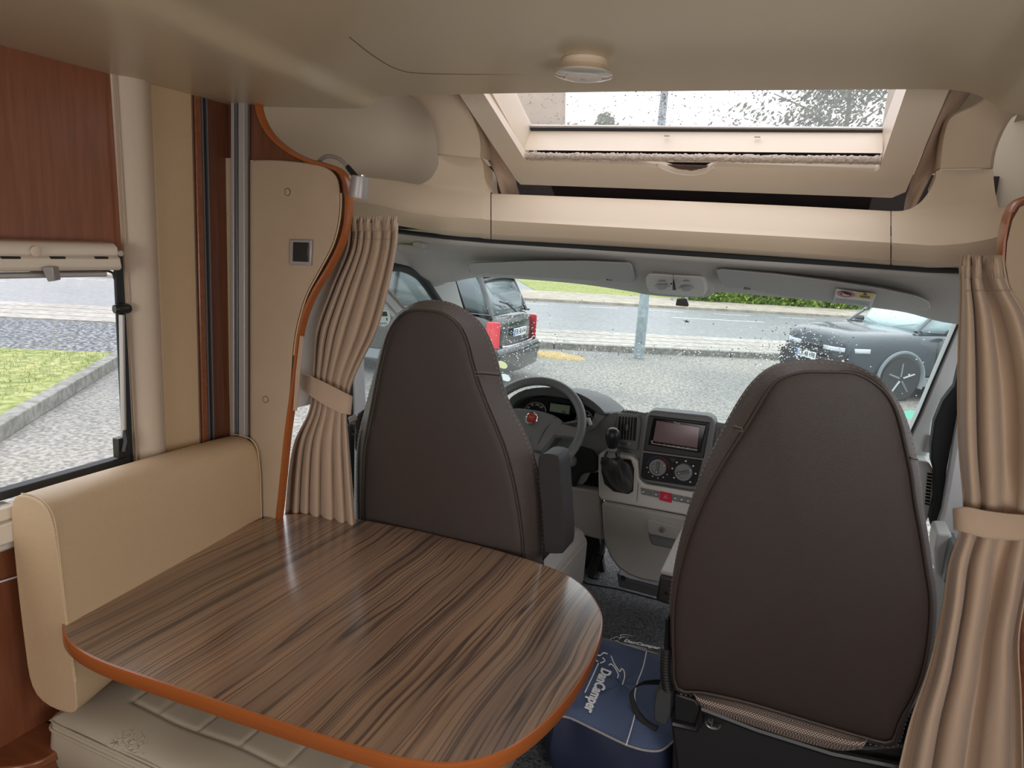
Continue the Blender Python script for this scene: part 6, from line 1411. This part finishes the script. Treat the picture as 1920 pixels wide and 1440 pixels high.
# passenger seat
t = thing('passenger_seat', (.47, 1.6, .15), 'large brown leather passenger seat seen from behind in the foreground', 'seat')
sil = [(1262, 1292), (1255, 1230), (1254, 1160), (1257, 1110), (1266, 1050), (1280, 990), (1298, 930), (1314, 885), (1333, 845), (1356, 800), (1383, 752), (1410, 716), (1440, 692), (1475, 681), (1515, 678), (1560, 679), (1600, 687), (1640, 704), (1668, 728), (1690, 762), (1704, 796), (1716, 840), (1724, 885), (1730, 940), (1740, 1000), (1750, 1070), (1757, 1130), (1752, 1200), (1740, 1262), (1722, 1310), (1700, 1350), (1690, 1385), (1672, 1400), (1600, 1386), (1500, 1356), (1400, 1326), (1320, 1307)]
seam = [(1270, 1290), (1263, 1230), (1262, 1160), (1266, 1110), (1278, 1050), (1297, 990), (1322, 932), (1346, 885), (1372, 843), (1400, 800), (1426, 756), (1440, 733), (1458, 713), (1485, 702), (1512, 697), (1550, 697), (1594, 698), (1622, 707), (1648, 724), (1664, 740), (1679, 765), (1690, 800), (1700, 845), (1709, 888), (1716, 940), (1727, 1000), (1738, 1070), (1746, 1130), (1742, 1200), (1730, 1262), (1713, 1308), (1690, 1348), (1678, 1380), (1664, 1392), (1600, 1376), (1500, 1346), (1400, 1316), (1320, 1298)]
YF = seat_back(t, sil, seam, 1.50, 1.40, 1340, 680, depth=.15, lead=.05)
seam_lines(t, [((1709, 859), (1720, 861), 0), ((1392, 806), (1366, 798), 0)], YF)
# tweed underside, frame and fittings
mt = bpy.data.materials.new('tweed_weave'); mt.use_nodes = True; n = mt.node_tree; bb = n.nodes['Principled BSDF']; tcn = n.nodes.new('ShaderNodeTexCoord'); ck = n.nodes.new('ShaderNodeTexChecker'); ck.inputs['Scale'].default_value = 330; ck.inputs['Color1'].default_value = (.42, .33, .27, 1); ck.inputs['Color2'].default_value = (.05, .04, .04, 1)
n.links.new(tcn.outputs['Object'], ck.inputs['Vector']); n.links.new(ck.outputs[0], bb.inputs['Base Color']); bb.inputs['Roughness'].default_value = .95; MATS['tweed_weave'] = mt
tw0 = spl([Vector((a, c, 0)) for a, c in ((1300, 1298), (1312, 1305), (1400, 1326), (1500, 1356), (1600, 1384), (1626, 1388))], 5); tw1 = spl([Vector((a, c, 0)) for a, c in ((1306, 1306), (1322, 1328), (1400, 1357), (1500, 1390), (1570, 1405), (1616, 1403))], 5)
rows = [[U(a.lerp(c, f).x, a.lerp(c, f).y, y=1.505+.03*math.sin(PI*f)*-1+.03*f) for f in (-.3, 0, .25, .5, .75, 1)]+[U(c.x, c.y, y=1.56)] for a, c in zip(tw0, tw1)]
b = MB(); b.grid(rows); b.build('woven_underside', 'tweed_weave', t, solid=.004, offset=0)
def pb(name, pts, y, dy, m, bevel=.003, par=None): 
    b = MB(); b.slab([U(x, c, y=y) for x, c in pts], (0, dy, 0)); return b.build(name, m, par or t, bevel=bevel)
mat('seat_black', (0.010, 0.010, 0.011), 0.6)
pb('seat_frame', [(1250, 1290), (1300, 1300), (1620, 1400), (1700, 1395), (1730, 1330), (1745, 1400), (1700, 1520), (1280, 1520), (1262, 1400)], 1.56, .30, 'seat_black', .008)
pb('frame_tube', [(1262, 1300), (1276, 1302), (1306, 1312), (1316, 1330), (1312, 1362), (1300, 1368), (1262, 1352)], 1.535, .03, 'black_plastic', .006)
b = MB(); b.tube([U(1262, 1356, y=1.53), U(1306, 1366, y=1.53), U(1313, 1350, y=1.53), U(1316, 1328, y=1.53), U(1420, 1368, y=1.53), U(1560, 1412, y=1.53), U(1700, 1440, y=1.53)], .009, n=8); b.build('frame_rail', 'black_plastic', t)
b = MB(); c = U(1337, 1356, y=1.528); b.tube([c+Vector((.016*math.cos(a), 0, .012*math.sin(a)-.002)) for a in [PI*(.95+1.15*k/10) for k in range(11)]], .002, n=5); b.tube([c+Vector((-.003, 0, .010)), c+Vector((-.003, 0, -.010)), c+Vector((.008, 0, -.010))], .002, n=5); b.tube([c+Vector((-.010, 0, .008)), c+Vector((-.010, 0, 0)), c+Vector((-.005, 0, 0))], .002, n=5); b.build('embossed_mark', 'alu_dark', t)
pb('base_skirt', [(1262, 1372), (1300, 1380), (1420, 1420), (1700, 1450), (1680, 1700), (1250, 1700)], 1.60, .35, 'black_matte', .01)
mat('recliner_grey', (0.045, 0.048, 0.05), 0.45)
rec = [(1232, 1294), (1240, 1288), (1253, 1290), (1258, 1296), (1256, 1340), (1250, 1362), (1240, 1360), (1226, 1352), (1224, 1335), (1227, 1308)]
pb('recliner_cover', rec, 1.50, .09, 'recliner_grey', .006)
b = MB()
for k in range(15): 
    f = k/14; c = U(1249-2*math.sin(f*3)+5*f**3*.6, 1218+74*f, y=1.49); b.tube([c+Vector((0, 0, .0035)), c+Vector((0, 0, 0)), c+Vector((0, 0, -.0035))], [.0095, .0125, .0095], n=12)
b.build('buckle_bellows', 'black_plastic', t)
b = MB(); b.slab([U(x, y, y=1.49) for x, y in ((1244, 1220), (1247, 1165), (1249, 1158), (1254, 1160), (1254, 1222))], (0, .02, 0)); b.build('belt_buckle', 'black_gloss', t, bevel=.002)
# right-hand armrest pointing forward, left of the passenger seat
x_ = .16
e = [U(1234, 1078, y=1.78), U(1262, 1082, y=1.78), U(1262, 1140, y=1.78), U(1234, 1128, y=1.78)]
b = MB(); x0 = e[0].x; x1 = x0+.085; z1 = e[0].z; z0 = U(1234, 1128, y=1.78).z
b.slab([(x0, 1.78, z0), (x1, 1.78, z0-.01), (x1, 1.78, z1), (x0+.004, 1.78, z1)], (0, .34, .015)); a_ = b.build('armrest', 'armrest_black', t, bevel=.008)
b = MB(); b.slab([(x0+.004, 1.785, z1), (x1, 1.785, z1), (x1, 2.115, z1+.015), (x0+.004, 2.115, z1+.015)], (0, 0, .012)); b.build('armrest_top', 'leather_grey', a_, bevel=.004)
b = MB(); b.lathe([(.004, 0), (.004, -.001), (0, -.001)], U(1249, 1112, y=1.779), (0, 1, 0), n=14); b.build('screw_hole', 'black_gloss', a_)
cushion(t, .22, .74, 1.60, 2.12, .42, .60)
b = MB(); b.slab([(.26, 1.62, .15), (.70, 1.62, .15), (.70, 2.02, .15), (.26, 2.02, .15)], (0, 0, .28)); b.build('seat_base', 'black_matte', t, bevel=.01)

# ================================================================== FLOOR MAT AND BAG
FZ = .15
t = thing('floor_mat', (.0, 2.2, FZ), 'black carpet mat between the seats with white lettering', 'mat')
b = MB(); b.slab([U(x, y, z=FZ+.008) for x, y in ((960, 1080), (1085, 1082), (1100, 1094), (1158, 1104), (1240, 1126), (1330, 1140), (1340, 1700), (700, 1700))], (0, 0, -.008)); b.build('pile', 'carpet_black', t)
b = MB(); b.tube([U(x, y, z=FZ+.009) for x, y in ((1060, 1082), (1085, 1083), (1100, 1094), (1158, 1104), (1240, 1126), (1300, 1136))], .003, n=6); b.build('edge_binding', 'black_matte', t)
MZ = FZ+.0085
a, c = U(1168, 1200.5, z=MZ), U(1238, 1216, z=MZ); X = (c-a); Yv = Vector((-X.y, X.x, 0))
text('mat_lettering', 'DanCamper', 'white_print', t, (a+c)/2, X, Yv, X.length/5.2, bold=.0012, shear=.25)
def strokes(name, lines, fn, r, m, par, cat=None):
    b = MB()
    for L_ in lines: b.tube(spl([fn(x, y) for x, y in L_], 5), r, n=6)
    return b.build(name, m, par)
strokes('mat_emblem', [[(1147, 1196), (1144, 1200), (1148, 1203)], [(1149, 1197), (1156, 1194), (1161, 1196)], [(1151, 1204), (1156, 1201), (1161, 1204), (1158, 1208)], [(1161, 1199), (1164, 1194), (1163, 1191), (1174, 1190), (1186, 1193)], [(1164, 1196), (1170, 1194), (1178, 1196)], [(1164, 1206), (1190, 1211), (1213, 1217)]], lambda x, y: U(x, y, z=MZ+.001), .0012, 'white_print', t)
# bag
BZ = .33
t = thing('storage_bag', (.02, 1.85, FZ), 'navy blue carrying bag with white lettering and piping on the cab floor', 'bag')
bt = [(1120, 1196), (1150, 1202), (1200, 1216), (1245, 1231), (1290, 1248), (1300, 1300), (1275, 1370), (1250, 1400), (1225, 1408), (1180, 1398), (1120, 1370), (1070, 1346), (1035, 1334), (1040, 1280), (1070, 1225), (1095, 1198)]
bt2 = [(p.x, p.y) for p in spl([Vector((a, c, 0)) for a, c in bt], 4, True)]
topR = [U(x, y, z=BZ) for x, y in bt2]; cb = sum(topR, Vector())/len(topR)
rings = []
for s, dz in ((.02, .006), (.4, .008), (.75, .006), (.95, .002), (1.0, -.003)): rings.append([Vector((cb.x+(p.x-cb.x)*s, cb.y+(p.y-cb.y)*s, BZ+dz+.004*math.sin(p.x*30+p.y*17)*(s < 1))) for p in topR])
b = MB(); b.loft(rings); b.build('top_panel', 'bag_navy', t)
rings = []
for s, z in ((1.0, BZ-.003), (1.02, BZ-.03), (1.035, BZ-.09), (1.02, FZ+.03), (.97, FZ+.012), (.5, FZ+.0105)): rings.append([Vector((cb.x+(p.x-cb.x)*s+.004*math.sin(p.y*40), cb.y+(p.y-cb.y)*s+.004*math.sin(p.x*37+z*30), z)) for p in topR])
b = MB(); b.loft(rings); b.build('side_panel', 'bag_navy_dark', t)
b = MB(); b.tube([p+Vector((0, 0, -.001)) for p in topR], .003, n=7, closed=True); b.build('edge_piping', 'leather_grey', t)
def BP(x, y, d=.0125): return U(x, y, z=BZ+d)
strokes('white_stripe', [[(1212, 1222), (1206, 1250), (1195, 1280), (1190, 1305), (1192, 1330), (1184, 1365), (1174, 1397)]], BP, .0018, 'white_print', t)
a, c = BP(1137, 1254), BP(1104, 1333); X = c-a; Yv = Vector((-X.y, X.x, 0)); 
text('bag_lettering', 'DanCamper', 'white_print', t, (a+c)/2, X, Yv, X.length/4.9, bold=.0014, shear=.2)
strokes('bag_emblem', [[(1126, 1229), (1117, 1229), (1115, 1236), (1121, 1240)], [(1127, 1228), (1132, 1224), (1139, 1226)], [(1130, 1233), (1134, 1239), (1126, 1243)], [(1146, 1230), (1151, 1243), (1162, 1259), (1165, 1254), (1170, 1258), (1171, 1270), (1167, 1283)], [(1142, 1247), (1146, 1245), (1153, 1252), (1159, 1264), (1158, 1271)], [(1122, 1244), (1110, 1270), (1097, 1298)]], BP, .0018, 'white_print', t)
b = MB(); hp_ = spl([BP(1240, 1279, .03), BP(1222, 1279, .05), BP(1204, 1281, .07), BP(1189, 1290, .06), BP(1184, 1302, .045), BP(1188, 1320, .03), BP(1196, 1338, .02), BP(1212, 1355, .012), BP(1232, 1366, .01)], 6)
rows = []
for i, p in enumerate(hp_):
    q = hp_[min(i+1, len(hp_)-1)]-hp_[max(i-1, 0)]; sd = Vector((0, 0, 1)).cross(q).normalized()*.011; tw = Vector((0, 0, 1))*.009; s_ = i/len(hp_)
    sd = sd*s_+tw*(1-s_); rows.append([p-sd, p, p+sd])
b.grid(rows); b.build('handle', 'black_matte', t, solid=.002, offset=0)
